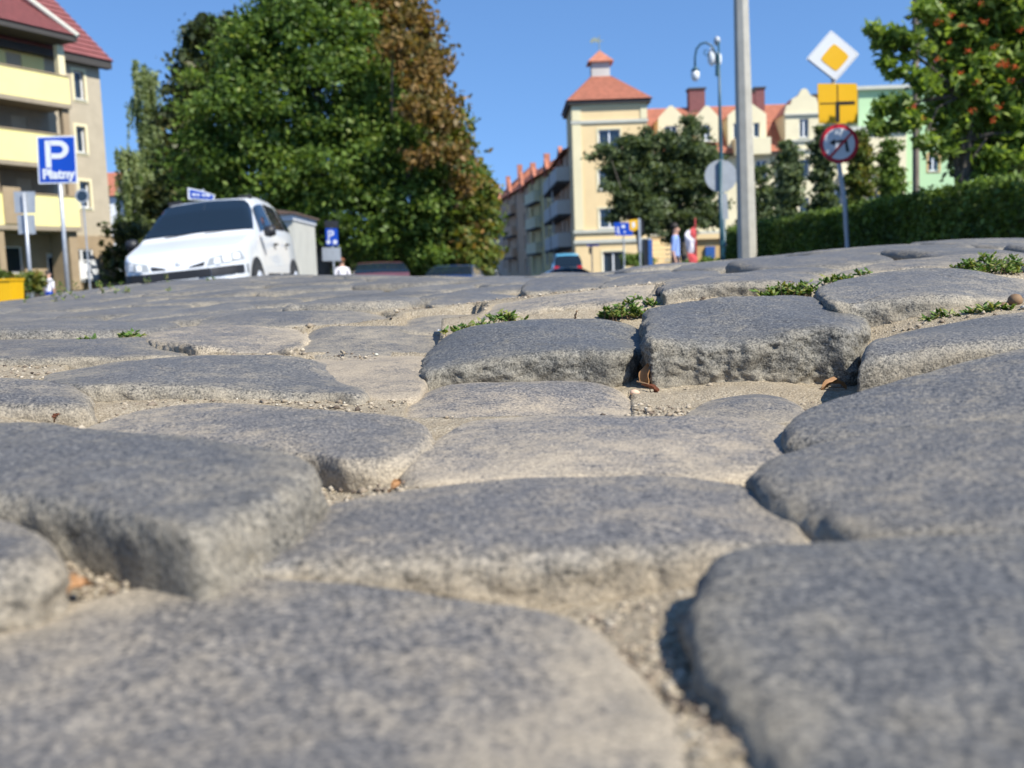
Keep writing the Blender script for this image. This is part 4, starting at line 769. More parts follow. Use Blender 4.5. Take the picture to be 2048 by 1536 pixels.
# --- grey sign backs left
Y = 20; b = at(62, 577, Y); t = at(47, 385, Y)
s2 = empty('sign_back', (b.x, Y, 0), 'two grey rectangular sign backs on a thin post left of the parking sign', 'sign')
local(MB().tube([(b.x, Y, -.6), (t.x, Y, t.z)], .035, 10).build('post', M['steel'], smooth=True), s2)
local(plate(MB(), Y+.05, [(27, 383), (70, 383), (71, 426), (30, 426)]).build('panel', M['signgrey']), s2); local(plate(MB(), Y+.05, [(34, 430), (69, 430), (71, 468), (37, 468)]).build('panel', M['signgrey']), s2)
Y = 26; b = at(168, 577, Y); c_ = at(164, 392, Y)
s3 = empty('round_mirror', (b.x, Y, 0), 'small round grey traffic mirror beside the brick corner, right of the parking sign', 'mirror')
local(MB().tube([(c_.x, Y+.05, -.6), (c_.x, Y+.05, c_.z)], .022, 8).build('post', M['steel']), s3)
local(plate(MB(), Y, disc(164, 392, 14, 24)).build('rim', M['signgrey']), s3); local(plate(MB(), Y-.004, disc(164, 392, 10.5, 24), .003).build('mirror_face', M['glass']), s3)
# --- street name sign above the car
Y = 21; c_ = at(402, 388, Y); s4 = empty('street_name_sign', (c_.x, Y, 0), 'small blue street name plate on a post rising behind the white car roof', 'sign')
local(MB().tube([(c_.x+.03, Y+.05, -.7), (c_.x+.03, Y+.05, zat(402, 378, Y))], .025, 8).build('post', M['steel']), s4)
local(plate(MB(), Y, [(375, 375), (404, 381), (430, 390), (428, 401), (403, 400), (376, 399)]).build('panel', M['signwhite']), s4)
local(plate(MB(), Y-.004, [(379, 379), (404, 384), (427, 391), (425, 399), (403, 397.5), (380, 396)], .003).build('blue_face', M['signblue']), s4)
mb = MB()
for x0, x1 in ((384, 392), (393.5, 399), (404, 410), (411.5, 420)): plate(mb, Y-.008, [(x0, 386.5+(x0-384)*.06), (x1, 387+(x1-384)*.06), (x1, 391.5+(x1-384)*.06), (x0, 391+(x0-384)*.06)], .003)
local(mb.build('lettering', M['signwhite']), s4)
# --- small parking sign with disabled symbols
Y = 30; c_ = at(662, 480, Y); s5 = empty('parking_sign', (c_.x, Y, 0), 'small far blue parking sign with two white symbols and grey plate by trees', 'sign')
local(MB().tube([(c_.x+.05, Y+.04, -.9), (c_.x+.02, Y+.04, zat(662, 442, Y))], .03, 8).build('post', M['steel']), s5)
local(plate(MB(), Y, [(651, 457), (675, 457), (677, 491), (652, 491)]).build('blue_face', M['signblue']), s5)
local(plate(MB(), Y+.01, [(649, 441), (676, 441), (677, 455.5), (650, 455.5)]).build('panel', M['black']), s5)
local(plate(MB(), Y+.01, [(644, 495), (681, 495), (682, 522), (645, 522)]).build('panel', M['signgrey']), s5)
mb = MB(); plate(mb, Y-.004, [(656, 461), (658.5, 461), (659, 479), (656.5, 479)], .003)
for i_ in range(8):
    a0, a1 = math.pi*i_/8, math.pi*(i_+1)/8; plate(mb, Y-.004, [(662+2.5*math.sin(a0), 466.5-2.5*math.cos(a0)), (662+6*math.sin(a0), 466.5-5.5*math.cos(a0)), (662+6*math.sin(a1), 466.5-5.5*math.cos(a1)), (662+2.5*math.sin(a1), 466.5-2.5*math.cos(a1))], .003)
plate(mb, Y-.004, [(658, 461), (662, 461), (662, 464), (658, 464)], .003); plate(mb, Y-.004, [(658, 469), (662, 469), (662, 472), (658, 472)], .003)
local(mb.build('letter_p', M['signwhite']), s5); local(plate(MB(), Y-.004, disc(657, 484, 4, 16), .003).build('symbol', M['signwhite']), s5); local(plate(MB(), Y-.004, disc(670, 484, 4.4, 16), .003).build('symbol', M['signwhite']), s5)
# --- priority sign group on the right
Y = 13; f_ = at(1697, 492, Y); m_ = at(1680, 330, Y); t_ = at(1668, 150, Y)
s6 = empty('priority_sign_post', (f_.x, Y, 0), 'bent post carrying yellow diamond, yellow junction plate and no left turn sign before hedge', 'sign')
local(MB().tube([(f_.x+.03, Y+.04, -.6), (f_.x, Y+.04, f_.z), ((f_.x+m_.x)/2+.02, Y+.04, (f_.z+m_.z)/2), (m_.x, Y+.04, m_.z), (t_.x, Y+.04, t_.z)], .03, 12).build('post', M['steel'], smooth=True), s6)
def rounded(pts, k=.1):
    o = []
    n = len(pts)
    for i in range(n):
        p, a, b = Vector(pts[i]), Vector(pts[i-1]), Vector(pts[(i+1) % n]); o += [tuple(p.lerp(a, k)), tuple(p.lerp(a, k*.3).lerp(p.lerp(b, k*.3), .5)), tuple(p.lerp(b, k))]
    return o
dia = [(1662, 60), (1719, 108), (1671, 164), (1612, 118)]
local(plate(MB(), Y, rounded(dia, .07)).build('diamond_panel', M['signwhite']), s6)
dc = Vector((1666, 112.5)); local(plate(MB(), Y-.004, rounded([tuple(dc.lerp(Vector(p), .955)) for p in dia], .07), .003).build('diamond_edge', M['signgrey']), s6)
local(plate(MB(), Y-.008, rounded([tuple(dc.lerp(Vector(p), .925)) for p in dia], .07), .003).build('diamond_white', M['signwhite']), s6)
local(plate(MB(), Y-.012, rounded([tuple(Vector((1670, 115)).lerp(Vector(p)+Vector((4, 2.5)), .56)) for p in dia], .24), .003).build('diamond_centre', M['signyellow']), s6)
pl_ = [(1635, 167), (1714, 167), (1716, 247), (1638, 247)]
local(plate(MB(), Y, rounded(pl_, .05)).build('yellow_plate', M['signyellow']), s6)
mb = MB(); plate(mb, Y-.004, [(1671.5, 244), (1671.5, 203), (1710, 202), (1710, 208.5), (1679, 209.5), (1679.5, 244)], .003); local(mb.build('junction_diagram', M['signblack']), s6)
local(plate(MB(), Y-.004, [(1674, 170), (1676, 170), (1676.5, 202), (1674.5, 202)], .003).build('junction_arm', M['signblack']), s6); local(plate(MB(), Y-.004, [(1640, 206), (1671, 205.5), (1671, 207.5), (1640, 208)], .003).build('junction_arm', M['signblack']), s6)
cx_, cy_ = 1678.5, 287.5
local(plate(MB(), Y, disc(cx_, cy_, 39)).build('round_panel', M['signred']), s6); local(plate(MB(), Y-.004, disc(cx_, cy_, 31.5), .003).build('round_white', M['signwhite']), s6)
mb = MB(); plate(mb, Y-.008, [(1689, 279), (1693.5, 278), (1699, 303), (1692.5, 304)], .003); plate(mb, Y-.008, [(1670, 285), (1670, 291.5), (1659, 285.5), (1670, 277.5), (1670, 281.5), (1693.5, 278), (1691.5, 283.5)], .003); local(mb.build('turn_arrow', M['signblack']), s6)
local(plate(MB(), Y-.012, [(1702, 264), (1705, 267), (1662, 316), (1658, 312.5)], .003).build('red_bar', M['signred']), s6)
# --- grey round sign back
Y = 18.6; c_ = at(1442, 352, Y); f_ = at(1447, 470, Y)
s7 = empty('round_sign_back', (f_.x, Y, 0), 'plain grey back of a round sign with narrow plate, left of concrete pole', 'sign')
local(MB().tube([(f_.x-.05, Y-.04, -.6), (c_.x-.02, Y-.04, zat(1440, 322, Y))], .032, 10).build('post', M['darkgreen'], smooth=True), s7)
local(plate(MB(), Y, disc(1442, 352, 32.5, 40)).build('disc', M['signgrey']), s7); local(plate(MB(), Y, [(1436, 387), (1454, 387), (1457, 438), (1439, 438)]).build('narrow_plate', M['signgrey']), s7)
# --- street lamp with swan neck
Y = 30; f_ = at(1450, 520, Y); top = at(1437, 82, Y); s8 = empty('street_lamp', (f_.x, Y, 0), 'dark green lamp post with curled swan neck arm holding a small white globe', 'street lamp')
local(MB().tube([(f_.x, Y, -.6), (f_.x, Y, 1.0), (f_.x-.01, Y, 1.02), (top.x+.02, Y, zat(1440, 250, Y)), (top.x, Y, top.z)], [.09, .09, .06, .05, .03], 12).build('post', M['darkgreen'], smooth=True), s8)
apx = [(1436, 128), (1432, 108), (1424, 92), (1412, 85), (1401, 88), (1393, 98), (1390, 115), (1390, 138)]
local(MB().tube([at(x, y, Y) for x, y in apx], .03, 8).build('swan_neck', M['darkgreen'], smooth=True), s8)
sc = [at(1412+6*math.cos(a)*(1-a/9), 104+8*math.sin(a)*(1-a/9), Y) for a in np.linspace(0, 5.5, 14)]; local(MB().tube(sc, .014, 6).build('scroll', M['darkgreen']), s8)
for (x, y, rx, ry, nm, mm) in ((1390.5, 150, 8.5, 12, 'globe', 'opal'), (1425.5, 112, 9, 17, 'lantern_dish', 'opal'), (1438, 117, 7, 14, 'lantern_dish', 'opal'), (1436, 80, 6.5, 9, 'antenna_box', 'signgrey')):
    g_ = at(x, y, Y); rz_ = ry/66.; rr = rx/66.; mb = MB(); mb.lathe([(rr*math.sin(a), -rz_*math.cos(a)) for a in np.linspace(0.05, math.pi-.05, 12)], (g_.x, Y+(.12 if nm != 'globe' else 0), g_.z), 16); local(mb.build(nm, M[mm], smooth=True), s8)
g_ = at(1390.5, 150, Y); local(MB().lathe([(.10, .10), (.135, .12), (.06, .2), (.03, .26)], (g_.x, Y, g_.z), 16).build('lamp_cap', M['darkgreen'], smooth=True), s8)
local(MB().tube([at(1434, 130, Y), at(1434, 152, Y)], .05, 8).build('bracket', M['darkgreen']), s8)
# --- concrete pole (tapered, octagonal)
Y = 17; f_ = at(1493, 440, Y); t_ = at(1482, 5, Y); hp = 9.5; slope = (f_.x-t_.x)/(t_.z-f_.z)
s9 = empty('concrete_pole', (f_.x, Y, 0), 'thick tapered grey concrete utility pole rising out of the frame behind the hedge', 'pole')
zf = f_.z; local(MB().tube([(f_.x+slope*(zf+.6), Y, -.6), (f_.x, Y, zf), (f_.x-slope*(hp-zf), Y, hp)], [.168, .158, .075], 8).build('shaft', M['concrete']), s9)
Y = 13.2; f_ = at(1832, 385, Y); t_ = at(1831, 5, Y)
s10 = empty('wooden_pole', (f_.x, Y, 0), 'slim weathered wooden pole standing among the rowan branches', 'pole')
local(MB().tube([(f_.x, Y, -.6), (f_.x, Y, f_.z), (t_.x, Y, t_.z), (t_.x+.02, Y, 6.5)], [.05, .045, .038, .034], 10).build('shaft', M['wood'], smooth=True), s10)
# --- far blue pedestrian signs, yellow sign, posts near the corner building
Y = 34; c_ = at(1247, 460, Y); s11 = empty('pedestrian_zone_sign', (c_.x, Y, 0), 'wide blue sign with white figures on a thin post before the cream tower', 'sign')
local(MB().tube([(c_.x, Y+.03, -.7), (c_.x, Y+.03, zat(1247, 470, Y))], .025, 8).build('post', M['steel']), s11)
local(plate(MB(), Y, [(1228, 445), (1264, 445), (1266, 471), (1231, 471)]).build('blue_face', M['signblue']), s11)
mb = MB(); plate(mb, Y-.004, [(1233, 468), (1235, 459), (1234, 455), (1236, 453), (1238, 456), (1237.5, 461), (1240, 468), (1238, 468), (1236, 463)], .003); local(mb.build('figure', M['signwhite']), s11)
local(plate(MB(), Y-.004, [(1243, 450), (1250, 450), (1250, 456), (1243, 456)], .003).build('car_symbol', M['signwhite']), s11); local(plate(MB(), Y-.004, [(1248, 462), (1251, 462), (1251, 466), (1248, 466)], .003).build('child_figure', M['signwhite']), s11)
Y = 33; c_ = at(1278, 460, Y); s12 = empty('yellow_shield_sign', (c_.x, Y, 0), 'small yellow shield shaped sign with white mark on a blue grey post', 'sign')
local(MB().tube([(c_.x+.03, Y+.04, -.7), (c_.x+.02, Y+.04, zat(1277, 436, Y))], .03, 8).build('post', M['steel']), s12)
local(plate(MB(), Y, [(1258, 440), (1276, 438), (1276, 458), (1268, 463), (1259, 460)]).build('shield', M['signyellow']), s12); local(plate(MB(), Y-.004, [(1264, 444), (1270, 444), (1270, 454), (1264, 456)], .003).build('white_mark', M['signwhite']), s12)
local(plate(MB(), Y-.01, [(1276, 437), (1281, 437), (1283, 503), (1278, 503)], .05).build('narrow_box', M['signgrey']), s12)
local(plate(MB(), Y+.06, [(1281, 440), (1287, 440), (1288, 465), (1282, 465)], .03).build('dark_box', M['signblack']), s12)
Y = 42; c_ = at(1186, 500, Y); s13 = empty('street_name_sign', (c_.x, Y, 0), 'tiny blue street name plate on a thin post against the cream tower wall', 'sign')
local(MB().tube([(c_.x-.05, Y, -.5), (c_.x-.05, Y, zat(1182, 489, Y))], .025, 8).build('post', M['steel']), s13); local(plate(MB(), Y-.03, [(1174, 488.5), (1198, 488.5), (1198, 492.5), (1174, 493)]).build('panel', M['signblue']), s13); local(plate(MB(), Y-.05, [(1178, 494), (1182, 494), (1182, 508), (1178, 508)], .1).build('small_box', M['signblack']), s13)
Y = 36; c_ = at(1298, 510, Y); s14 = empty('blue_column', (c_.x, Y, 0), 'dark blue advertising column in front of the cream building wing', 'column')
local(MB().box(at(1287, 510, Y).x, at(1297, 510, Y).x-.003, Y, Y+.4, -.6, zat(1290, 478, Y)).build('dark_side', M['signblack']), s14); local(MB().box(at(1297, 510, Y).x, at(1305, 510, Y).x, Y-.02, Y+.38, -.6, zat(1300, 479, Y)).build('blue_panel', M['blueplastic']), s14)
# --- red and white feather banner
Y = 25; c_ = at(1385, 520, Y); s15 = empty('banner', (c_.x, Y, 0), 'red and white feather banner on a thin pole right of the walking man', 'banner')
pl2 = MB(); pl2.tube([at(1394, 535, Y), at(1391, 480, Y), at(1390, 436, Y)], .018, 6); local(pl2.build('pole', M['redcloth']), s15)
def cloth(name, pts, m_, wav=.05):
    P = [at(x, y, Y) for x, y in pts]; cc = sum(P, Vector())/len(P); mb = MB(); n = len(P)
    for i in range(n):
        a, b = P[i], P[(i+1) % n]; mb.quad((a.x, Y+wav*math.sin(a.z*9), a.z), (b.x, Y+wav*math.sin(b.z*9), b.z), (cc.x, Y-wav, cc.z))
    for i in range(n):
        a, b = P[i], P[(i+1) % n]; mb.quad((b.x, Y+.012+wav*math.sin(b.z*9), b.z), (a.x, Y+.012+wav*math.sin(a.z*9), a.z), (cc.x, Y+.012-wav, cc.z))
    return local(mb.build(name, m_), s15)
cloth('red_top', [(1388, 452), (1391, 458), (1391, 476), (1387, 478), (1380, 470), (1380, 460)], M['redcloth'])
cloth('white_field', [(1380, 459), (1373, 462), (1369, 470), (1371, 485), (1374, 498), (1378, 506), (1388, 506), (1390, 490), (1390, 479), (1386, 478), (1380, 471)], M['whitecloth'])
cloth('red_hem', [(1375, 504), (1378, 507), (1388, 507), (1393, 505), (1395, 520), (1392, 526), (1380, 527), (1377, 518)], M['redcloth'])
# --- yellow grit bins at the left edge
Y = 13
for k, (x0, x1, lab, z1) in enumerate(((-14, 24, 'larger yellow grit bin at the left edge below the apartment block', 563), (-58, -20, 'yellow grit bin cut off by the left frame edge', 565))):
    a_, b_ = at(x0, 580, Y), at(x1, 580, Y); zt = zat(x0, z1, Y); gb = empty('grit_bin', ((a_.x+b_.x)/2, Y, 0), lab, 'bin', 'yellow bins by the block')
    w2 = (b_.x-a_.x)/2; bx = MB(); n = 0
    bx.v += [(-w2*.88, 0, .0), (w2*.88, 0, .0), (w2*.88, .3, .0), (-w2*.88, .3, .0), (-w2, -.03, zt), (w2, -.03, zt), (w2, .33, zt), (-w2, .33, zt)]
    bx.f += [(0, 3, 2, 1), (4, 5, 6, 7), (0, 1, 5, 4), (1, 2, 6, 5), (2, 3, 7, 6), (3, 0, 4, 7)]; bx.build('tub', M['yellow'], gb)
    MB().box(-w2-.01, w2+.01, -.045, .345, zt+.003, zt+.03).build('lid', M['yellow'], gb)
# ================================================================== CARS
def car(name, label, cat, paint, loc, rz, Lc=4.13, Wc=1.72, H=1.6, group=None, mpv=True, detail=True):
    root = empty(name, loc, label, cat, group, rz)
    if mpv: prof = [(0, .62), (.03, .70), (.12, .78), (.3, .855), (.6, .94), (.9, 1.02), (1.0, 1.06), (1.2, 1.2), (1.5, 1.44), (1.75, 1.59), (1.95, 1.64), (2.4, 1.68), (3.0, 1.66), (3.5, 1.6), (3.8, 1.48), (3.95, 1.25), (4.05, 1.0), (4.12, .7)]
    else: prof = [(0, .55), (.05, .65), (.2, .74), (.6, .82), (1.1, .9), (1.25, .95), (1.6, 1.18), (1.9, 1.33), (2.2, 1.39), (2.7, 1.4), (3.2, 1.33), (3.6, 1.15), (3.85, .98), (4.0, .92), (4.1, .8), (4.13, .6)]
    sc_ = (H/1.6 if mpv else H/1.4)
    yy = [p[0]*Lc/4.13 for p in prof]; zz_ = [p[1]*sc_ for p in prof]
    ztop = lambda y: float(np.interp(y, yy, zz_)); belt = lambda y: float(np.interp(y, [0, .3, 1.0, 2, 4.1], [.6, .8, .985, 1.03, 1.08]))*sc_
    hw = lambda y: Wc/2*float(np.interp(y, [0, .04, .12, .3, .6, 1.2, 2, 3.2, 3.7, 3.95, 4.13], [.62, .74, .86, .95, .985, 1, 1, .99, .96, .9, .78]))
    def S(y, a, off=0):                 # a 0..1 : sill -> centreline of the top
        zt = ztop(y); zb = min(belt(y), zt-.03); w = hw(y); g = max(zt-zb, .03); tum = .17*min(1, g/.5)
        K = [(0, w*.93, .2), (.12, w*.985, .3), (.3, w, .5), (.45, w*.995, max(.52, (zb+.5)/2)), (.55, w*.975, max(zb, .54)), (.72, w*(.975-tum*1.0)-0.0, zb+g*.72), (.80, w*(.95-tum*1.25), zb+g*.93), (.86, w*(.86-tum*1.2), zb+g*.985), (1.0, 0, zt+.015)]
        x = np.interp(a, [k[0] for k in K], [k[1] for k in K]); z = np.interp(a, [k[0] for k in K], [k[2] for k in K]); return float(x), float(z)
    ys = sorted(set(yy+list(np.linspace(0, Lc, 34)))); A = [0, .06, .12, .2, .3, .38, .45, .5, .55, .6, .66, .72, .76, .80, .83, .86, .9, .95, 1.0]
    V = []; nA = len(A)*2-1
    def srow(y, off=0): return [(-S(y, a)[0], y, S(y, a)[1]) for a in A]+[(S(y, a)[0], y, S(y, a)[1]) for a in reversed(A[:-1])]
    for y in ys: V += srow(y)
    Fc = []
    for i in range(len(ys)-1):
        for k in range(nA-1): Fc.append((i*nA+k, i*nA+k+1, (i+1)*nA+k+1, (i+1)*nA+k))
    Fc.append(tuple(reversed(range(nA)))); Fc.append(tuple((len(ys)-1)*nA+k for k in range(nA)))
    # rounded nose
    n0 = len(V)
    for k in range(nA):
        x, y, z = V[k]; V.append((x*.8, -.07+.0*z, .3+(z-.3)*.82))
    for k in range(nA-1): Fc.append((n0+k, n0+k+1, k+1, k))
    Fc.append(tuple(reversed([n0+k for k in range(nA)]))); Fc.remove(tuple(reversed(range(nA))))
    o = link('body', np_mesh('body', V, Fc, M[paint], True), root)
    MB().box(-Wc*.43, Wc*.43, .25, Lc-.2, .16, .5).build('underbody', M['black'], root)
    def patch(nm, y0f, y1f, a0, a1, m_, side=0, off=.006, n=10, parent=root):
        """patch of the skin; side 0 = across the middle, +1/-1 one flank; y limits may be functions of a"""
        mb = MB(); rng_ = np.linspace(a0, a1, n)
        def pt(sg, a, t):
            y0 = y0f(a) if callable(y0f) else y0f; y1 = y1f(a) if callable(y1f) else y1f; y = y0+(y1-y0)*t; x, z = S(y, a); e = .01
            x2, z2 = S(y, min(a+e, 1)); x3, z3 = S(y, max(a-e, 0)); ta = Vector((x2-x3, 0, z2-z3)); x4, z4 = S(min(y+.03, Lc), a); x5, z5 = S(max(y-.03, 0), a); ty = Vector((x4-x5, min(y+.03, Lc)-max(y-.03, 0), z4-z5))
            nn = ta.cross(ty);
            if nn.length < 1e-9: nn = Vector((0, 0, 1))
            nn.normalize()
            if nn.dot(Vector((x, 0, z-.6))) < 0: nn = -nn
            p = Vector((x, y, z))+nn*off; return (sg*p.x, p.y, p.z)
        m_t = 8
        for sg in ((1, -1) if side == 0 else (side,)):
            for i in range(n-1):
                for j in range(m_t): mb.quad(pt(sg, rng_[i], j/m_t), pt(sg, rng_[i+1], j/m_t), pt(sg, rng_[i+1], (j+1)/m_t), pt(sg, rng_[i], (j+1)/m_t))
        ob = mb.build(nm, m_, parent, True); return ob
    return root, S, patch, ztop, belt, hw
def wheel(root, x, y, r, wid, sx, ax=.862):
    w_ = MB(); w_.lathe([(r*.92, -wid/2), (r, -wid*.35), (r, wid*.35), (r*.92, wid/2)], n=28).xf(Matrix.Translation((x, y, r)) @ Matrix.Rotation(R(90), 4, 'Y')); o = w_.build('wheel', M['rubber'], root, True)
    h = MB(); h.lathe([(r*.66, -.01), (r*.62, .012), (r*.2, .02)], n=20).xf(Matrix.Translation((x+sx*wid*.5, y, r)) @ Matrix.Rotation(R(90)*sx, 4, 'Y')); h.build('rim', M['greycar'], o, True)
    a = MB(); a.lathe([(r*1.2, -.004), (r*1.2, .004)], n=28).xf(Matrix.Translation((sx*ax, y, r+.03)) @ Matrix.Rotation(R(90), 4, 'Y')); a.build('wheel_arch', M['black'], root)
# the white car at the left
p = at(365, 560, 13.4); root, S, patch, ztop, belt, hw = car('parked_car', 'white compact people carrier with roof bars facing the camera at the left kerb', 'car', 'carwhite', (p.x, 13.4, 0.04), R(0.5))
root.rotation_euler = (0, R(-4.0), R(0.5))
wl_ = lambda a: 1.0+.02; 
patch('windscreen', 1.06, lambda a: 1.78-.22*(1-min(1, (a-.7)/.3))**2, .735, 1.0, M['carglass'], 0, .012, 14)
for sg in (1, -1):
    s_ = patch('side_window', lambda a: 1.36+1.9*(a-.57), 2.28, .59, .745, M['carglass'], sg, .012, 10); patch('side_window', 2.36, lambda a: 3.18-.3*(a-.57), .59, .745, M['carglass'], sg, .012, 10)
    patch('quarter_window', 3.26, lambda a: 3.78-1.6*(a-.575), .59, .75, M['carglass'], sg, .012, 8)
    patch('rubbing_strip', 1.35, 2.2, .20, .26, M['black'], sg, .02, 5); patch('rubbing_strip', 2.32, 3.0, .20, .26, M['black'], sg, .02, 5)
    hd = MB().box(sg*.86, sg*.90, 2.0, 2.14, .88, .91).build('door_handle', M['black'], root); MB().box(sg*.86, sg*.895, 2.85, 2.99, .9, .93).build('door_handle', M['black'], root)
    mi = MB(); mi.lathe([(.01, -.1), (.07, -.09), (.085, 0), (.07, .09), (.01, .1)], n=12).xf(Matrix.Translation((sg*1.0, 1.22, 1.05)) @ Matrix.Rotation(R(90), 4, 'Y') @ Matrix.Scale(.8, 4, (0, 0, 1))); mi.build('wing_mirror', M['black'], root, True)
    wheel(root, sg*.785, .78, .3, .19, sg, .864); wheel(root, sg*.785, 3.3, .3, .19, sg, .862)
    MB().box(sg*.44, sg*.62, 1.93, 2.0, ztop(1.95)-.1, ztop(1.95)+.035).build('roof_bar_clip', M['black'], root)
# front details laid on the nose (front face is near y = -0.07 .. 0.1)
def front_pt(x, z):
    w_ = .86; t = abs(x)/w_; y = -.075+.02*(z-.3)+.30*max(0, t-.35)**1.7*1.0+(max(0, z-.62)*.85); return y
def fpatch(nm, pts, m_, off=.012, parent=root):
    mb = MB(); n = 8; (x0, z0), (x1, z1), (x2, z2), (x3, z3) = pts; g = []
    for i in range(n+1):
        for j in range(n+1):
            u_, v_ = i/n, j/n; x = (x0*(1-u_)+x1*u_)*(1-v_)+(x3*(1-u_)+x2*u_)*v_; z = (z0*(1-u_)+z1*u_)*(1-v_)+(z3*(1-u_)+z2*u_)*v_; g.append((x, z))
    dg = bpy.context.evaluated_depsgraph_get(); bo_ = [c_ for c_ in root.children if c_.name.startswith('body')][0]
    P = []
    for x, z in g:
        ok, loc, nn, fi = bo_.ray_cast(Vector((x*1.5, -3, z)), (Vector((x, .3, z))-Vector((x*1.5, -3, z))).normalized())
        P.append((loc+Vector((x*.3, -1, .1)).normalized()*off) if ok else Vector((x, front_pt(x, z), z)))
    mb.v = [tuple(p_) for p_ in P]
    for i in range(n):
        for j in range(n): a_ = i*(n+1)+j; mb.f.append((a_, a_+n+1, a_+n+2, a_+1))
    return mb.build(nm, m_, parent, True)
bpy.context.view_layer.update()
for sg in (1, -1):
    hl = fpatch('headlight', [(sg*.36, .60), (sg*.82, .65), (sg*.78, .78), (sg*.40, .70)], M['lampglass'], .012)
    for (cx, cz, rr) in ((.50, .655, .042), (.62, .68, .05), (.73, .70, .04)): q_ = fpatch('lamp_bowl', [(sg*(cx-rr), cz-rr), (sg*(cx+rr), cz-rr), (sg*(cx+rr*.8), cz+rr), (sg*(cx-rr*.8), cz+rr)], M['opal'], .02, hl); 
    fpatch('grille_slot', [(sg*.13, .60), (sg*.33, .605), (sg*.35, .665), (sg*.18, .625)], M['black'], .014)
    fpatch('bumper_corner', [(sg*.42, .45), (sg*.84, .47), (sg*.84, .585), (sg*.42, .57)], M['black'], .014)
fpatch('bumper_strip', [(-.415, .45), (.415, .45), (.415, .57), (-.415, .57)], M['black'], .014)
fpatch('number_plate', [(-.26, .36), (.26, .36), (.26, .45), (-.26, .45)], M['signwhite'], .03)
bd = MB()
for q_ in range(4):
    an = [(0, .058), (.04, 0), (0, -.058), (-.04, 0)]; (xa, za_), (xb2, zb2) = an[q_], an[(q_+1) % 4]
    bd.quad((xa, -.0, za_), (xb2, 0, zb2), (xb2*.6, -.006, zb2*.6), (xa*.6, -.006, za_*.6))
ok, loc, nn, fi = [c_ for c_ in root.children if c_.name.startswith('body')][0].ray_cast(Vector((0, -3, .66)), Vector((0, 1, 0)))
bd.build('badge', M['steel'], root, loc=(0, (loc.y if ok else -.03)-.015, .655))
MB().tube([(-.45, 1.02, 1.09), (.05, 1.07, 1.125)], .008, 6).build('wiper', M['black'], root); MB().tube([(.12, 1.02, 1.09), (.6, 1.1, 1.11)], .008, 6).build('wiper', M['black'], root)
# parked cars far off
def far_car(px, py_roof, Y, rz, paint, label, W=1.7, L=4.0, H=1.42, mpv=False, rear=False, tail='red'):
    s = at(px, py_roof, Y); root, S_, patch_, zt_f, bf_, hwf = car('parked_car', label, 'car', paint, (s.x, Y, s.z-H), rz, L, W, H, 'cars parked at the far kerb', mpv)
    if mpv: patch_('windscreen', 1.06, 1.75, .66, 1.0, M['carglass'], 0, .012, 8); patch_('rear_window', 3.62, 3.96, .62, 1.0, M['carglass'], 0, .015, 8)
    else: patch_('windscreen', 1.27, 1.86, .66, 1.0, M['carglass'], 0, .012, 8); patch_('rear_window', 3.0, 3.6, .66, 1.0, M['carglass'], 0, .012, 8)
    for sg in (1, -1):
        patch_('side_window', 1.6 if not mpv else 1.5, 2.3, .58, .76, M['carglass'], sg, .012, 6); patch_('side_window', 2.38, 3.1, .58, .76, M['carglass'], sg, .012, 6)
        wheel(root, sg*(W/2-.08), .75, .29, .18, sg, W/2+.003); wheel(root, sg*(W/2-.08), L-.8, .29, .18, sg, W/2)
        MB().box(sg*W*.3, sg*W*.46, L-.15, L+.01, .68, .85).build('tail_light', M['red'], root); MB().box(sg*W*.28, sg*W*.44, -.085, .05, .55, .68).build('headlight', M['chrome'], root)
    MB().box(-.26, .26, L-.08, L+.02, .5, .62).build('number_plate', M['signwhite'], root)
    return root
far_car(1128, 511, 60, R(180), 'bluecar', 'light blue hatchback seen from behind in the mouth of the side street', mpv=True, H=1.5)
far_car(752, 527, 33, R(190), 'redcar', 'maroon saloon with a bright red tail light under the trees', )
far_car(935, 531, 36.5, R(172), 'navycar', 'dark navy saloon under the right edge of the tree crowns')
far_car(974, 540, 44, R(175), 'greycar', 'pale silver car half hidden right of the navy saloon')
far_car(1240, 531, 46, R(95), 'greencar', 'dark green low car parked below the cream tower window')
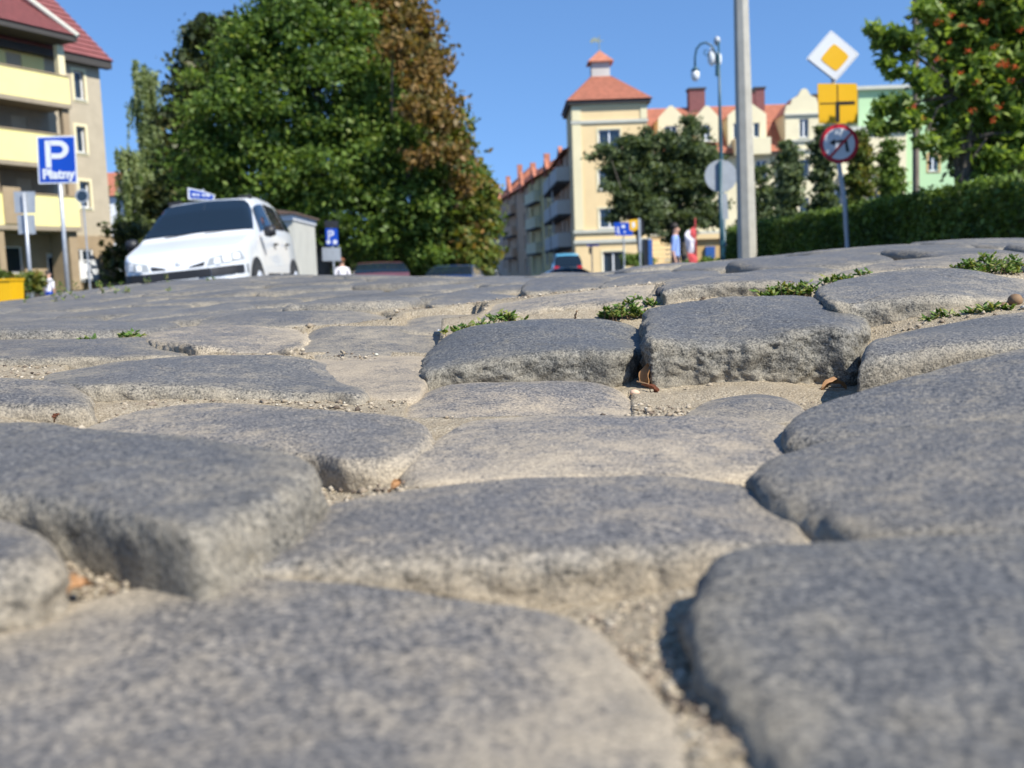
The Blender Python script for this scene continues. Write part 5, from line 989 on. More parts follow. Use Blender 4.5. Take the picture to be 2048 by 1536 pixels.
# ================================================================== PEOPLE
def figure(name, label, joints, bones, mats_z, head, hair_m, scale=1.0, loc=(0, 0, 0), rz=0):
    """joints: name -> (x,y,z,r); bones: pairs; one skinned body"""
    me = bpy.data.meshes.new('body'); names = list(joints); idx = {n: i for i, n in enumerate(names)}
    me.from_pydata([joints[n][:3] for n in names], [(idx[a], idx[b]) for a, b in bones], [])
    ob = bpy.data.objects.new('tmp', me); COL.objects.link(ob)
    md = ob.modifiers.new('s', 'SKIN'); sv = me.skin_vertices[0].data
    for n in names: sv[idx[n]].radius = (joints[n][3], joints[n][3]*(joints[n][4] if len(joints[n]) > 4 else 1)); sv[idx[n]].use_root = (n == 'pelvis')
    sb = ob.modifiers.new('b', 'SUBSURF'); sb.levels = 2; sb.render_levels = 2
    bpy.context.view_layer.update(); dg = bpy.context.evaluated_depsgraph_get(); m2 = bpy.data.meshes.new_from_object(ob.evaluated_get(dg)); bpy.data.objects.remove(ob)
    root = empty(name, loc, label, 'person', None, rz)
    for m_ in ('skin', *[m_ for m_ in mats_z[1]]): m2.materials.append(M[m_])
    for p_ in m2.polygons: p_.material_index = mats_z[0](p_.center); p_.use_smooth = True
    m2.name = 'body'; o = link('body', m2, root); o.scale = (scale,)*3
    hx, hy, hz, hr = head
    hm = MB(); hm.lathe([(hr*.98*math.sin(a), hr*1.1*-math.cos(a)) for a in np.linspace(1.5, math.pi-.03, 10)], (hx, hy+hr*.18, hz-.0), 16); h_ = hm.build('hair', M[hair_m], root, True); h_.scale = (scale,)*3
    return root
def man():
    J = dict(pelvis=(0, 0, .96, .15, .8), waist=(0, 0, 1.08, .14, .8), chest=(0, 0, 1.3, .165, .72), sh=(0, 0, 1.45, .1, .8), neck=(0, .0, 1.53, .055), jaw=(0, -.025, 1.6, .075), head=(0, -.01, 1.69, .098, .95), nose=(0, -.11, 1.65, .018),
             s1=(.2, 0, 1.42, .065), e1=(.255, .03, 1.14, .047), w1=(.25, -.06, .9, .032), h1=(.25, -.08, .82, .04, .5), s2=(-.2, 0, 1.42, .065), e2=(-.25, .05, 1.14, .047), w2=(-.25, -.02, .88, .032), h2=(-.25, -.04, .8, .04, .5),
             k0=(.1, 0, .86, .1), k1=(.11, -.1, .5, .068), a1=(.11, -.06, .1, .045), t1=(.11, -.2, .04, .038), l0=(-.1, 0, .86, .1), l1=(-.11, .06, .5, .068), a2=(-.11, .22, .13, .045), t2=(-.11, .12, .04, .038))
    for s_, hn in ((1, 'h1'), (-1, 'h2')):
        hx, hy, hz = J[hn][:3]
        for f_ in range(4): J[f'f{s_}{f_}'] = (hx-s_*.01, hy-.03+.02*f_, hz-.085+.006*abs(f_-1), .009)
        J[f'th{s_}'] = (hx-s_*.02, hy-.05, hz-.03, .01)
    B = [('pelvis', 'waist'), ('waist', 'chest'), ('chest', 'sh'), ('sh', 'neck'), ('neck', 'jaw'), ('jaw', 'head'), ('jaw', 'nose'), ('sh', 's1'), ('s1', 'e1'), ('e1', 'w1'), ('w1', 'h1'), ('sh', 's2'), ('s2', 'e2'), ('e2', 'w2'), ('w2', 'h2'),
         ('pelvis', 'k0'), ('k0', 'k1'), ('k1', 'a1'), ('a1', 't1'), ('pelvis', 'l0'), ('l0', 'l1'), ('l1', 'a2'), ('a2', 't2')]
    for s_, hn in ((1, 'h1'), (-1, 'h2')): B += [(hn, f'f{s_}{f_}') for f_ in range(4)]+[(hn, f'th{s_}')]
    return J, B
J, B = man(); mz = lambda c_: 0 if (c_.z > 1.5 or (abs(c_.x) > .19 and c_.z < 1.12)) else (1 if c_.z > 1.0 else 2)
s = at(1350, 445, 24.5)
figure('person', 'walking man in a light blue short sleeved shirt and dark trousers beside the banner', J, B, (mz, ('shirt', 'trousers')), (0, -.0, 1.7, .1), 'hair', 1.0, (s.x, 24.5, s.z-1.81), R(75))
s = at(683, 516, 34); J, B = man()
figure('person', 'person in a white top with auburn hair walking before the dark trees', J, B, (lambda c_: 0 if (c_.z > 1.5 or (abs(c_.x) > .19 and c_.z < 1.12)) else (1 if c_.z > 1.0 else 2), ('whitecloth', 'trousers')), (0, -.0, 1.7, .105), 'hair2', 1.0, (s.x, 34, s.z-1.8), R(200))
s = at(95, 541, 24); J, B = man()
figure('person', 'person in pale clothes standing by the white door left of the parking sign post', J, B, (lambda c_: 0 if (c_.z > 1.5 or (abs(c_.x) > .19 and c_.z < 1.12)) else (1 if c_.z > 1.0 else 2), ('whitecloth', 'signblue')), (0, -.0, 1.7, .1), 'hair', .62, (s.x, 24, s.z-1.8*.62), R(160))
# ================================================================== TREES, HEDGE, PLANTS
def leaves_mesh(name, P, size, m, tint, aspect=1.0, up=0.35, N=None):
    """one small folded quad (two triangles) per leaf or leaf spray"""
    n = len(P); a = rng.normal(size=(n, 3)); a[:, 2] += up; a /= np.linalg.norm(a, axis=1, keepdims=True)
    b = np.cross(a, rng.normal(size=(n, 3))); b /= np.linalg.norm(b, axis=1, keepdims=True); c = np.cross(a, b)
    s = (size*(0.6+0.8*rng.random(n)))[:, None]; L = b*s*aspect; Wd = c*s*.55
    V = np.stack([P-L, P+Wd+a*s*.15, P+L*1.0-a*s*.1, P-Wd+a*s*.15], 1).reshape(-1, 3)
    F = np.arange(4*n).reshape(n, 4)
    return np_mesh(name, V, F, m, False, dict(tint=np.repeat(np.clip(tint, 0, 1), 4)))
def crown_points(blobs, n, clump=.35, shell=.55, per=55):
    """blobs: (x, y, z, r) in metres; leaves gather in clumps spread through the outer part of each blob"""
    B = np.array(blobs); w_ = B[:, 3]**2; w_ /= w_.sum(); nc = max(8, n//per)
    bi = rng.choice(len(B), nc, p=w_); d = rng.normal(size=(nc, 3)); d /= np.linalg.norm(d, axis=1, keepdims=True)
    r = (shell+(1.05-shell)*rng.random(nc)**.6)*B[bi, 3]; C = B[bi, :3]+d*r[:, None]*np.array([1, 1, .95])
    cs = clump*(0.6+0.9*rng.random(nc)); ct = rng.random(nc)
    ci = rng.integers(0, nc, n); o = rng.normal(size=(n, 3))*cs[ci][:, None]*np.array([1, 1, .6])*.6
    return C[ci]+o, np.clip(.5+.42*(ct[ci]-.5)*2*.6+rng.normal(0, .16, n), 0, 1), C
def tree(name, label, base, H, blobs, n, leaf, m, tr=.25, clump=.45, shell=.5, group=None, bark='bark', limbs=9, cat='tree', aspect=1.0, per=55):
    root = empty(name, base, label, cat, group); b = Vector(base); B = [(x-b.x, y-b.y, z-b.z, r) for x, y, z, r in blobs]
    mb = MB(); cz = np.mean([q[2] for q in B]); cx = np.mean([q[0] for q in B]); cy = np.mean([q[1] for q in B])
    top = Vector((cx*.6, cy*.6, cz)); mb.tube([(0, 0, -.5), (0.02, 0, .6), tuple(top*.4+Vector((.05, .03, 0))), tuple(top), tuple(top*1.25)], [tr*1.3, tr, tr*.8, tr*.45, tr*.1], 9)
    for k in range(limbs):
        q = B[(k*3+1) % len(B)]; s_ = top*(.35+.5*random.random()); e_ = Vector(q[:3])+Vector((random.uniform(-1, 1), random.uniform(-1, 1), random.uniform(-.4, .6)))*q[3]*.7
        md = s_.lerp(e_, .5)+Vector((random.uniform(-.2, .2), random.uniform(-.2, .2), .15))*q[3]*.5
        mb.tube([tuple(s_), tuple(md), tuple(e_)], [tr*.38, tr*.22, tr*.05], 6)
    mb.build('trunk', M[bark], root, True)
    P, t, C = crown_points(B, n, clump, shell, per)
    link('crown', leaves_mesh('crown', P, leaf, G[m], t, aspect), root); return root
def pxb(lst, Y, dy=0):                      # blobs given as seen: (px, py, radius px, depth offset)
    o = []
    for q in lst:
        px, py, r = q[:3]; yy = Y+(q[3] if len(q) > 3 else 0); p = at(px, py, yy); o.append((p.x, p.y, p.z, r*yy/2000.)) 
    return o
gz = lambda x, y: float(ground_z(x, y))
def base_at(px, Y): p = at(px, 560, Y); return (p.x, Y, gz(p.x, Y))
tree('maple_tree', 'largest green maple in the middle of the tree group behind the white car', base_at(640, 37), 12,
     pxb([(520, 120, 75), (600, 70, 85), (670, 70, 70), (440, 150, 60), (450, 240, 80), (560, 220, 105), (680, 190, 100), (730, 180, 60), (420, 330, 70), (540, 350, 95), (660, 320, 110), (745, 300, 85), (800, 270, 40), (600, 440, 75), (720, 430, 95), (820, 400, 85), (880, 340, 60), (760, 490, 50), (860, 480, 50), (640, 20, 60), (570, 10, 45)], 37), 84000, .105, 'maple', .38, .52, .5, 'trees of the big group', per=115)
tree('dark_maple_tree', 'dark leaved tree at the left of the big group behind the weeping birches', base_at(430, 43), 12,
     pxb([(420, 75, 42), (470, 90, 55), (400, 160, 58), (370, 230, 45), (400, 300, 65), (360, 340, 45), (430, 390, 80), (370, 440, 55), (330, 400, 34), (470, 470, 70), (380, 500, 60), (520, 500, 60)], 43), 24000, .17, 'dark', .32, .45, .3, 'trees of the big group')
tree('chestnut_tree', 'tall chestnut with rusty brown autumn leaves at the top right of the tree group', base_at(760, 39), 13,
     pxb([(740, 10, 60), (800, 60, 65), (850, 130, 50), (790, 150, 70), (860, 210, 48), (830, 270, 60), (885, 290, 38), (720, -10, 50), (905, 350, 28), (760, 330, 50), (860, 170, 26, -3), (880, 240, 26, -3), (835, 120, 26, -3), (850, 300, 24, -3.5), (905, 310, 22, -3), (920, 370, 18, -2.5), (790, 90, 22, -3.5), (820, 210, 24, -4)], 38.5), 26000, .12, 'brown', .35, .42, .4, 'trees of the big group')
tree('yellowing_tree', 'yellow green tree with orange patches at the lower right end of the tree group', base_at(920, 41), 8,
     pxb([(900, 390, 55), (940, 420, 42), (880, 460, 60), (940, 480, 45), (920, 520, 50), (850, 520, 45), (960, 390, 26), (970, 520, 22), (925, 350, 40), (918, 300, 26), (905, 260, 22)], 37.8), 17000, .15, 'yellowg', .22, .38, .4, 'trees of the big group')
tree('distant_tree', 'small far green tree showing between the yellowing tree and the row houses', base_at(965, 95), 10,
     pxb([(960, 365, 22), (975, 385, 20), (955, 410, 28), (985, 410, 14), (970, 450, 30)], 95), 3000, .3, 'maple', .25, .6, .4)
# dark undergrowth behind the parked cars
U = np.c_[rng.uniform(-19, -.9, 26000), rng.uniform(47, 52, 26000), 0*rng.random(26000)]; U[:, 2] = gz(-8, 48)+rng.random(26000)**1.1*(3.2+1.2*fbm(np.c_[U[:, :1], 0*U[:, :2]], .5, 2, 5))
tag(link('undergrowth', leaves_mesh('undergrowth', U, .2, G['dark'], rng.random(26000)*.6)), 'dense dark bushes filling the gap under the big tree crowns', 'bushes', kind='stuff')
# weeping birches: hanging strands
def birch(label, base, H, tops, n):
    root = empty('weeping_birch', base, label, 'tree', 'weeping birches'); b = Vector(base); mb = MB(); mb.tube([(0, 0, -.5), (.05, 0, H*.4), (-.08, 0, H*.75), (.02, 0, H)], [.16, .12, .06, .02], 8); P = []; T_ = []
    for (x, z, L_, sp) in tops:
        p0 = Vector((x-b.x, 0, z-b.z)); mb.tube([(0, 0, max(.5, p0.z-1.8)), tuple(p0*.6+Vector((0, 0, p0.z*.36))), tuple(p0)], [.05, .03, .012], 5)
        for k in range(int(15*sp+7)):
            q = p0+Vector((random.gauss(0, sp*.45), random.gauss(0, sp*.6), random.gauss(-.1, sp*.3))); ll = L_*random.uniform(.4, 1.0); m_ = int(ll*20); sw = random.uniform(-.12, .12); tt = random.random()
            for j in range(m_):
                f = j/m_; P.append((q.x+sw*f*ll+random.gauss(0, .05), q.y+random.gauss(0, .05), q.z-f*ll)); T_.append(.5*tt+.25+random.gauss(0, .12))
    mb.build('trunk', M['birchbark'], root, True); link('crown', leaves_mesh('crown', np.array(P), .115, G['birch'], np.array(T_), 1.3), root)
Yb = 52
def bt(l, Y): return [(at(x, y, Y).x, zat(x, y, Y), L/2000*Y, s*1.35) for x, y, L, s in l]
birch('tall thin weeping birch rising left of the dark tree group', base_at(300, 72), zat(290, 150, 72), bt([(272, 125, 90, .35), (290, 140, 150, .5), (305, 150, 200, .5), (268, 195, 60, .3), (288, 220, 160, .6), (310, 230, 190, .6), (318, 280, 200, .7), (295, 300, 200, .7), (330, 330, 180, .9), (300, 400, 150, .9)], 72), 0)
birch('shorter round topped weeping birch between the beige block and the white car', base_at(262, 62), zat(250, 330, 62), bt([(245, 300, 70, .45), (262, 305, 110, .5), (285, 330, 150, .6), (300, 350, 190, .7), (255, 350, 120, .6), (275, 390, 150, .8), (310, 400, 140, .8), (255, 430, 120, .7), (290, 440, 110, .9)], 62), 0)
birch('thin pale birch top just left of the dark leaved crown', base_at(375, 78), zat(375, 130, 78), bt([(372, 60, 60, .3), (382, 80, 80, .35), (368, 95, 70, .3), (390, 110, 60, .4)], 78), 0)
# broad grey green tree before the cream wing
tree('park_tree', 'bushy dark grey green tree in front of the cream wing, behind the walking man', base_at(1372, 42), 6,
     pxb([(1240, 300, 26), (1275, 290, 34), (1320, 300, 40), (1370, 290, 40), (1410, 320, 32), (1225, 340, 26), (1270, 360, 46), (1330, 360, 52), (1390, 365, 46), (1425, 400, 26), (1260, 410, 38), (1310, 420, 44), (1370, 420, 46), (1410, 440, 30), (1340, 455, 30), (1190, 320, 12), (1205, 295, 10), (1380, 225, 9), (1372, 245, 12), (1390, 255, 12)], 42), 25000, .10, 'park', .2, .26, .35, limbs=24)
tree('park_tree', 'thin stemmed smaller dark tree before the tower windows, left of the bushy one', base_at(1285, 40), 5,
     pxb([(1250, 400, 22), (1290, 420, 30), (1230, 430, 14), (1270, 380, 24), (1300, 450, 18), (1215, 300, 8), (1222, 380, 12)], 40), 6000, .09, 'park', .12, .22, .35)
tree('park_tree', 'small dark tree crown behind the concrete pole', base_at(1525, 38), 5,
     pxb([(1520, 350, 18), (1535, 390, 20), (1510, 400, 22), (1530, 430, 22), (1500, 440, 20)], 38), 4500, .09, 'park', .09, .2, .3)
for k, (x, y0, y1, w_, lab, mm) in enumerate(((1580, 292, 440, 19, 'slim columnar tree against the curved gable bay, nearest the concrete pole', 'park'), (1648, 260, 440, 18, 'tall columnar tree behind the priority sign post', 'park'), (1722, 275, 420, 22, 'columnar tree with yellowing leaves right of the no left turn sign', 'yellowg'), (1782, 290, 415, 20, 'columnar green tree left of the wooden pole', 'hedge'))):
    ns = 9; tree('columnar_tree', lab, base_at(x, 27+k), 5, pxb([(x-3+6*math.sin(j*2.1), y0+(y1-y0)*j/ns, w_*(.45+.55*math.sin(min(1, j/5+.1)*1.57))) for j in range(ns+1)], 27+k), 5200, .075, mm, .07, .14, .35, 'columnar trees before the cream building', limbs=3)
# clipped hedge: leafy skin over a dark core
def hedge(name, label, A, B, w_, h0, n, leaf=.03):
    A = Vector(A); B = Vector(B); d = B-A; L_ = d.length; d.normalize(); nn = Vector((d.y, -d.x, 0)); root = empty(name, (A.x, A.y, 0), label, 'hedge', rz=math.atan2(d.y, d.x))
    MB().box(.08, L_-.08, .1, -w_-.1, -.1, h0-.1).build('twig_core', M['bark'], root)
    s = rng.random(n); face = rng.random(n); fr, tp = h0/(h0+w_*.9), 1.0; X = rng.random(n)*L_; Yv = np.zeros(n); Z = rng.random(n)*h0
    front = face < .5; topm = (face >= .5) & (face < .88); endm = face >= .95; back = (face >= .88) & (face < .95)
    Yv[front] = 0; Yv[topm] = -rng.random(topm.sum())*w_; Z[topm] = h0; Yv[endm] = -rng.random(endm.sum())*w_; X[endm] = L_*(rng.random(endm.sum()) < .5); Yv[back] = -w_
    q = np.c_[X, Yv, Z]; bump = fbm(q, 2.2, 3, 33)*.06; q += rng.normal(0, .022, q.shape); q[:, 2] += np.where(topm, bump+np.abs(rng.normal(0, .03, n)), 0); q[:, 1] += np.where(front, bump, 0)
    q[:, 0] = np.clip(q[:, 0], -.05, L_+.05)
    link('foliage', leaves_mesh('foliage', q, leaf, G['hedge'], np.clip(.42+.35*fbm(q, 1.5, 3, 8)+rng.normal(0, .2, n), 0, 1), 1.0), root); return root
h1 = at(1452, 445, 20.5); h2_ = at(2048, 330, 9.6)
e_far = at(1452, 460, 20.5); X0, Y0 = e_far.x, 20.5; X1 = at(2048, 400, 9.6).x; dX = (X1-X0)/(9.6-20.5)
hedge('clipped_hedge', 'long clipped green hedge running from the concrete pole towards the right frame edge', (X0, Y0, 0), (X0+dX*(5-20.5), 5, 0), -1.1, 1.14, 90000, .034)
# rowan with berries at the right
rt = tree('rowan_tree', 'rowan tree with orange red berry clusters at the upper right frame edge', (5.1, 11.6, 0), 5,
     pxb([(1980, 40, 85), (1925, 90, 55), (2020, 160, 85), (1950, 200, 70), (1990, 280, 60), (1900, 15, 45), (2060, 280, 60), (2100, 100, 90), (1910, 290, 28), (1960, 335, 30), (1930, 150, 60), (1960, -60, 90), (2060, -40, 90), (1880, 60, 30), (1895, 240, 30)], 11.6), 19000, .042, 'rowan', .12, .13, .25, limbs=16, aspect=1.5)
Pn, tn_, _c = crown_points([tuple(v) for v in [(q_[0]-5.1, q_[1]-11.6, q_[2]-rt.location.z, q_[3]) for q_ in pxb([(1830, 90, 26), (1782, 80, 20), (1752, 62, 8), (1800, 150, 22), (1770, 210, 20), (1815, 240, 22), (1755, 250, 14), (1850, 170, 26), (1742, 126, 12), (1725, 132, 6), (1772, 262, 14), (1855, 20, 26), (1800, 205, 18), (1775, 128, 12), (1850, 280, 16), (1790, 30, 8)], 11.3)]], 3600, .07, .1)
link('side_sprays', leaves_mesh('side_sprays', Pn, .042, G['rowan'], tn_, 1.5), rt)
mb = MB()
for (x, y) in ((1742, 128), (1755, 62), (1760, 255), (1800, 240), (1790, 85), (1850, 275)): mb.tube([at(1925, 190, 11.5)-rt.location, at((1900+x)/2, (170+y)/2-8, 11.4)-rt.location, at(x, y, 11.3)-rt.location], [.022, .012, .004], 5)
mb.build('side_branches', M['bark'], rt)
Bp = []
for (x, y) in ((1868, 30), (1875, 45), (1925, 50), (1905, 30), (1960, 12), (1897, 88), (1935, 98), (1876, 118), (1998, 128), (2005, 125), (1955, 160), (2015, 130), (2035, 132), (1940, 222), (1842, 240), (2020, 165), (1985, 92), (1830, 215), (2000, 215), (1870, 10), (1970, 40), (2040, 60), (1988, 240), (1915, 145)):
    p = at(x+random.uniform(-4, 4), y+random.uniform(-4, 4), 10.9+random.random()*.4); Bp.append(p)
mb = []; Vb = []; Fb = []
for p in Bp:
    cl = MB(); cc = Vector(p)
    for j in range(17):
        o_ = Vector((random.gauss(0, .02), random.gauss(0, .02), random.gauss(0, .014))); s_ = .008; b0 = len(cl.v)
        for v in base: cl.v.append(tuple(o_+Vector(v)*s_))
        for f in bf: cl.f.append(tuple(b0+int(i_) for i_ in f))
    o = cl.build('berry_cluster', M['berry'], rt, True); o.location = cc-rt.location
# dark conifer mass behind the rowan
tree('yew_tree', 'dark dense evergreen behind the rowan at the right edge', (7.9, 15.5, 0), 6, pxb([(1960, 60, 80), (2010, 180, 90), (1950, 200, 70), (2060, 60, 90), (1940, 290, 55), (2030, 310, 70), (1900, 130, 35), (2080, 220, 90), (2000, -40, 80)], 15.5), 22000, .07, 'dark', .2, .25, .3)
# bushes and flowers by the block at the left
tree('shrub', 'low bush with orange flowers behind the yellow bin', (at(40, 575, 15).x, 15, 0), 1, pxb([(10, 560, 14), (40, 556, 14), (68, 560, 14), (60, 572, 14), (25, 570, 16)], 15), 2600, .04, 'yellowg', .03, .08, .2, cat='shrub')
tree('shrub', 'small dark bush beside the white ground floor door', (at(72, 575, 19).x, 19, .05), 1, pxb([(75, 563, 9), (66, 566, 9)], 19), 900, .04, 'hedge', .02, .06, .2, cat='shrub')
for k, (x0, x1, y_, lab) in enumerate(((1345, 1440, 536, 'low dark shrubs at the foot of the ochre garage'), (1255, 1295, 527, 'low green shrub under the yellow shield sign'))):
    tree('shrub', lab, (at((x0+x1)/2, 540, 38).x, 38, 0), 1, pxb([(x0+(x1-x0)*j/4, y_-8+3*math.sin(j*2), 12) for j in range(5)], 38), 2500, .06, 'hedge', .03, .12, .2, cat='shrub')
# ================================================================== SMALL THINGS AMONG THE STONES
def weed(px, py, Y, w_, h_, n, label, rise=.004, lsz=.004):
    p = at(px, py, Y); z0 = p.z; root = empty('weed_tuft', (p.x, Y, z0), label, 'weed', 'weeds in the cobble joints')
    st = MB(); P = []; D_ = []
    n = int(n*(1.25 if Y < 2 else .5)); h_ *= 1.1 if Y < 2 else 1; ns = max(3, n//9)
    for k in range(ns):
        x = random.uniform(-w_/2, w_/2); y = random.uniform(-.007, .007); hh = h_*random.uniform(.45, 1.1)*(1-.5*abs(x)/(w_/2)); lean = Vector((random.uniform(-.8, .8), random.uniform(-.5, .5), 1)).normalized()
        e = Vector((x, y, -.003))+lean*hh; st.tube([(x, y, -.006), tuple(Vector((x, y, -.003)).lerp(e, .5)+Vector((0, 0, .0005))), tuple(e)], [.0005, .0004, .0002], 4)
        for j in range(9):
            t_ = .25+.75*j/8; c_ = Vector((x, y, -.003)).lerp(e, t_); a_ = random.uniform(0, 6.28); up_ = random.uniform(.1, .9); D_.append((c_, Vector((math.cos(a_), math.sin(a_), up_)).normalized(), lsz*random.uniform(.6, 1.3)))
    st.build('stem', M['twig'] if random.random() < .4 else M['twig'], root)
    V = []; F = []; Tn = []
    for c_, d_, s_ in D_:
        sd_ = d_.cross(Vector((0, 0, 1))).normalized()*s_*.24; b0 = len(V); nn = sd_.cross(d_).normalized()*s_*.1
        V += [c_, c_+d_*s_*.5+sd_-nn, c_+d_*s_, c_+d_*s_*.5-sd_-nn, c_+d_*s_*.5+nn]; F += [(b0, b0+1, b0+4), (b0+1, b0+2, b0+4), (b0+2, b0+3, b0+4), (b0+3, b0, b0+4)]; Tn += [random.random()**.8]*5
    link('foliage', np_mesh('foliage', np.array([tuple(v) for v in V]), F, G['weed'], False, dict(tint=Tn)), root)
for a_ in [(1000, 641, .955, .022, .013, 60, 'upright green weed growing behind the left raised cobble'), (950, 652, .95, .03, .008, 60, 'low green weeds left of the upright weed, behind the left raised cobble'), (905, 663, .94, .016, .006, 30, 'smallest weed at the back left corner of the left raised cobble'), (1035, 640, .96, .012, .010, 30, 'small sprig right of the upright weed behind the left raised cobble'),
           (1255, 633, .97, .05, .018, 190, 'dense straggling weeds in the gap between the two raised cobbles'), (1285, 612, 1.0, .03, .014, 90, 'weeds higher up the gap, beside the small upright stone chip'), (1225, 630, .96, .02, .008, 40, 'short weeds at the back edge of the left raised cobble near its right end'),
           (1560, 590, .98, .035, .014, 110, 'bright green weeds behind the right raised cobble, left cluster'), (1610, 588, .985, .026, .016, 100, 'bright green weeds behind the right raised cobble, right cluster'), (1530, 590, .975, .016, .008, 40, 'small weed left of the clusters behind the right raised cobble'),
           (1672, 562, 1.04, .03, .010, 80, 'yellowish weeds at the far left corner of the big rough stone'), (1728, 548, 1.05, .010, .010, 24, 'lone yellow sprig on the far edge of the big rough stone'), (1945, 540, 1.07, .04, .017, 130, 'green weeds along the back of the rough stone, left bunch'), (1995, 545, 1.06, .05, .015, 170, 'trailing weeds along the back of the rough stone, middle bunch'), (2040, 536, 1.08, .03, .017, 90, 'weeds at the right frame edge above the rough stone'), (1975, 528, 1.10, .03, .014, 90, 'weed stem climbing highest above the rough stone'),
           (1890, 637, .84, .03, .010, 70, 'small green sprigs at the foot of the rough stone'), (1975, 622, .83, .04, .009, 90, 'weeds beside the brown nut shell at the right'), (1925, 632, .835, .02, .008, 40, 'weed runner between the sprigs and the nut shell'),
           (180, 676, 1.02, .012, .005, 18, 'tiny weed in the far left joint'), (260, 672, 1.03, .022, .007, 40, 'small weed right of the tiny one in the far left joint'), (675, 622, 1.3, .03, .005, 40, 'tiny yellowish weed beyond the flat blue stone'), (930, 630, 1.24, .05, .004, 50, 'thin line of weeds left of the long brown stone'), (115, 580, 2.6, .35, .03, 160, 'grassy patch on the hump crest by the left kerb'), (330, 566, 2.8, .4, .025, 150, 'grassy patch on the crest before the white car'), (250, 586, 2.3, .35, .018, 150, 'sparse grass strip on the hump below the white car'), (60, 605, 2.3, .35, .02, 150, 'sparse grass at the far left edge of the hump')]:
    x_, y_, Y_, w_, h_, n_w, lb = a_; weed(x_, y_, Y_, w_, h_, n_w, lb, lsz=.0075 if Y_ < 1.3 else .009)
def leaf_obj(name, label, px, py, Y, L_, W_, rot, m, curl=.3, cat='leaf'):
    p = at(px, py, Y); n = 10; V = []; F = []
    for i in range(n+1):
        t = i/n; wd = W_/2*math.sin(math.pi*min(1, t*1.02+.0))**.7*(1-.25*t); z = -curl*L_*(t-.5)**2*2
        for j in range(-3, 4): u_ = j/3; V.append((L_*(t-.5), wd*u_, z+abs(u_)**1.5*curl*W_*.7+.0006*math.sin(t*19+j)))
    for i in range(n):
        for j in range(6): a_ = i*7+j; F.append((a_, a_+1, a_+8, a_+7))
    k = len(V); V2 = [(x, y, z-.0003) for x, y, z in V]; F2 = [tuple(reversed([q+k for q in f])) for f in F]
    root = empty(name, p, label, cat); root.rotation_euler = rot
    link('blade', np_mesh('blade', np.array(V+V2), F+F2, M[m], True), root)
    MB().tube([(-L_*.75, 0, -curl*L_*.6), (-L_*.4, 0, -curl*L_*.1+.0002), (L_*.45, 0, -curl*L_*.4+.0004)], [.0006, .0005, .0003], 5).build('midrib', M['twig'], root); return root
leaf_obj('dead_leaf', 'large rust red dead leaf standing on edge in the gap between the raised cobbles', 1316, 760, .782, .026, .019, (R(80), R(-65), R(20)), 'deadleaf', .4)
leaf_obj('dead_leaf', 'orange curled dead leaf leaning against the left raised cobble in the gap', 1297, 752, .768, .024, .011, (R(60), R(-85), R(-20)), 'deadleaf2', .8)
leaf_obj('dead_leaf', 'thin orange leaf strip at the bottom of the gap between raised cobbles', 1308, 781, .752, .016, .005, (R(40), R(60), R(10)), 'deadleaf', .9)
leaf_obj('dead_leaf', 'pale orange rolled leaf at the lower right foot of the right raised cobble', 1666, 766, .745, .022, .007, (R(15), R(-8), R(8)), 'deadleaf2', .7)
leaf_obj('dead_leaf', 'straw coloured leaf scrap at the sand joint right of the left cube face', 792, 968, .415, .006, .004, (R(50), R(-30), R(40)), 'deadleaf2', .6)
leaf_obj('dead_leaf', 'small brown leaf standing in the joint of the left edge stone', 112, 833, .585, .005, .004, (R(60), R(-50), R(0)), 'deadleaf', .5)
leaf_obj('dead_leaf', 'tiny brown leaf caught in the weeds behind the right raised cobble', 1580, 568, 1.0, .009, .005, (R(40), R(-20), R(0)), 'deadleaf', .5)
leaf_obj('dead_leaf', 'beige dry leaf lying in the dusty joint at the lower left', 146, 1172, .262, .009, .006, (R(30), R(-10), R(20)), 'deadleaf2', .4)
leaf_obj('dead_leaf', 'dark pointed leaf standing behind the left raised cobble', 1151, 632, .96, .011, .004, (R(20), R(-80), R(0)), 'twig', .2)
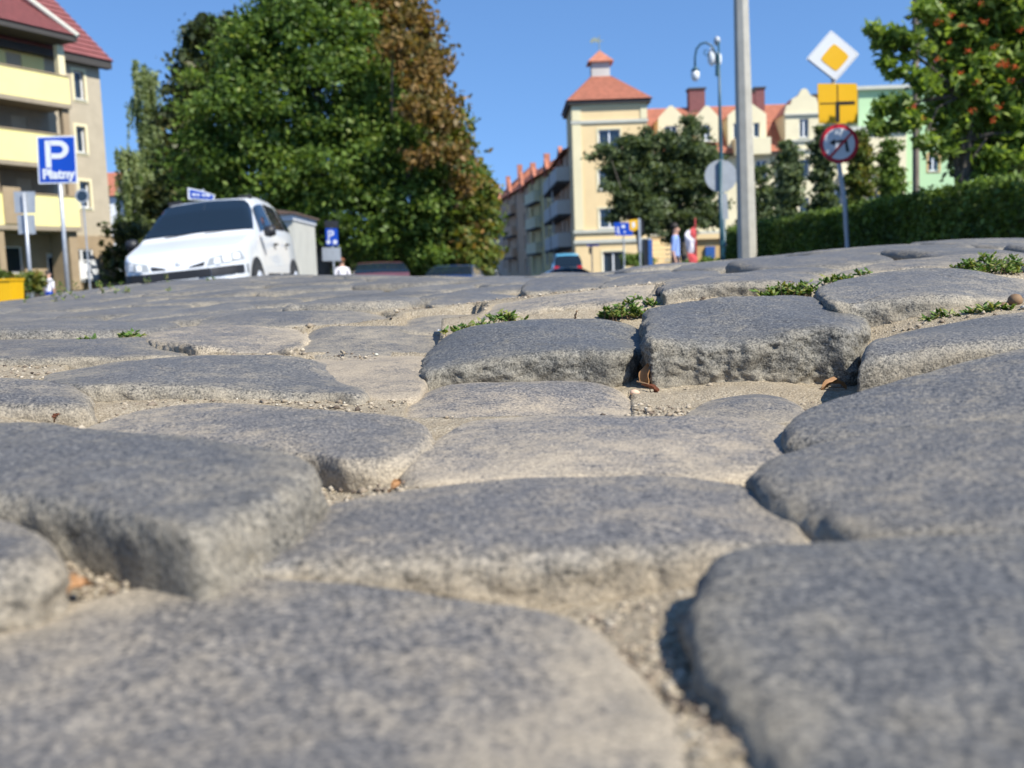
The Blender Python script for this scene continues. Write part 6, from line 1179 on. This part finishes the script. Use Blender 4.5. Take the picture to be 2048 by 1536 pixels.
def pebble(px, py, Y, r, label, m='pebble', sq=.7, name='pebble'):
    p = at(px, py, Y); V = []; F = []; mb = MB(); mb.lathe([(r*math.sin(a), -r*sq*math.cos(a)) for a in np.linspace(.1, math.pi-.1, 9)], n=12); q = np.array(mb.v); q *= (1+.22*fbm(q/r*1.0+px, 1.3, 2, 3))[:, None]
    me = np_mesh(name, q, mb.f, M[m], True); tag(link(name, me, None, (p.x, p.y, p.z+r*sq*.7)), label, 'pebble' if name == 'pebble' else 'nut shell')
pebble(663, 837, .575, .0017, 'single yellowish pebble on the dusty stone left of centre'); pebble(1875, 946, .345, .0016, 'single pale pebble on top of the right foreground stone'); pebble(1270, 790, .745, .0036, 'grey pebble at the foot of the gap between the raised cobbles', 'greywall')
pebble(1292, 1212, .277, .0012, 'glinting white pebble in the joint before the right front stone', 'white'); pebble(1020, 1160, .288, .0013, 'pale pebble in the joint before the middle stone', 'pebble'); pebble(753, 711, .90, .0018, 'tiny white chip at the edge of the flat centre left stone', 'trimgrey'); pebble(740, 736, .86, .0013, 'tiny pale pebble on the sandy stone left of the raised cobble'); pebble(605, 702, .9, .0022, 'yellow pebble in the sandy corner joint left of centre'); pebble(880, 662, 1.0, .003, 'flat white chip at the back left of the raised cobble', 'white', .3)
pebble(1445, 812, .66, .002, 'brown pebble in the sandy hollow', 'deadleaf2', .5)
pebble(2030, 609, .84, .0065, 'large brown nut shell at the right edge beside the weeds', 'twig', .8, 'nut_shell'); pebble(2008, 616, .835, .004, 'small broken nut shell left of the large one', 'twig', .7, 'nut_shell')
pebble(1320, 594, 1.02, .0048, 'small upright dark stone chip at the top of the weed filled gap', 'asphalt', 1.3)
mb = MB(); mb.tube([at(402, 1146, .297), at(450, 1105, .305), at(500, 1078, .32), at(548, 1070, .33)], [.0007, .001, .0011, .0004], 6); o = mb.build('twig', M['deadleaf2']); tag(o, 'long straw coloured twig lying in the joint below the left foreground stone', 'twig')
mb = MB(); mb.tube([at(0, 1235, .262), at(40, 1215, .264), at(100, 1200, .266)], [.0012, .001, .0004], 6); o = mb.build('twig', M['deadleaf']); tag(o, 'short rusty twig at the lower left frame edge', 'twig')
for o in list(COL.objects):                     # guard: nothing carries an empty mesh
    if o.type == 'MESH' and len(o.data.vertices) == 0: bpy.data.objects.remove(o)
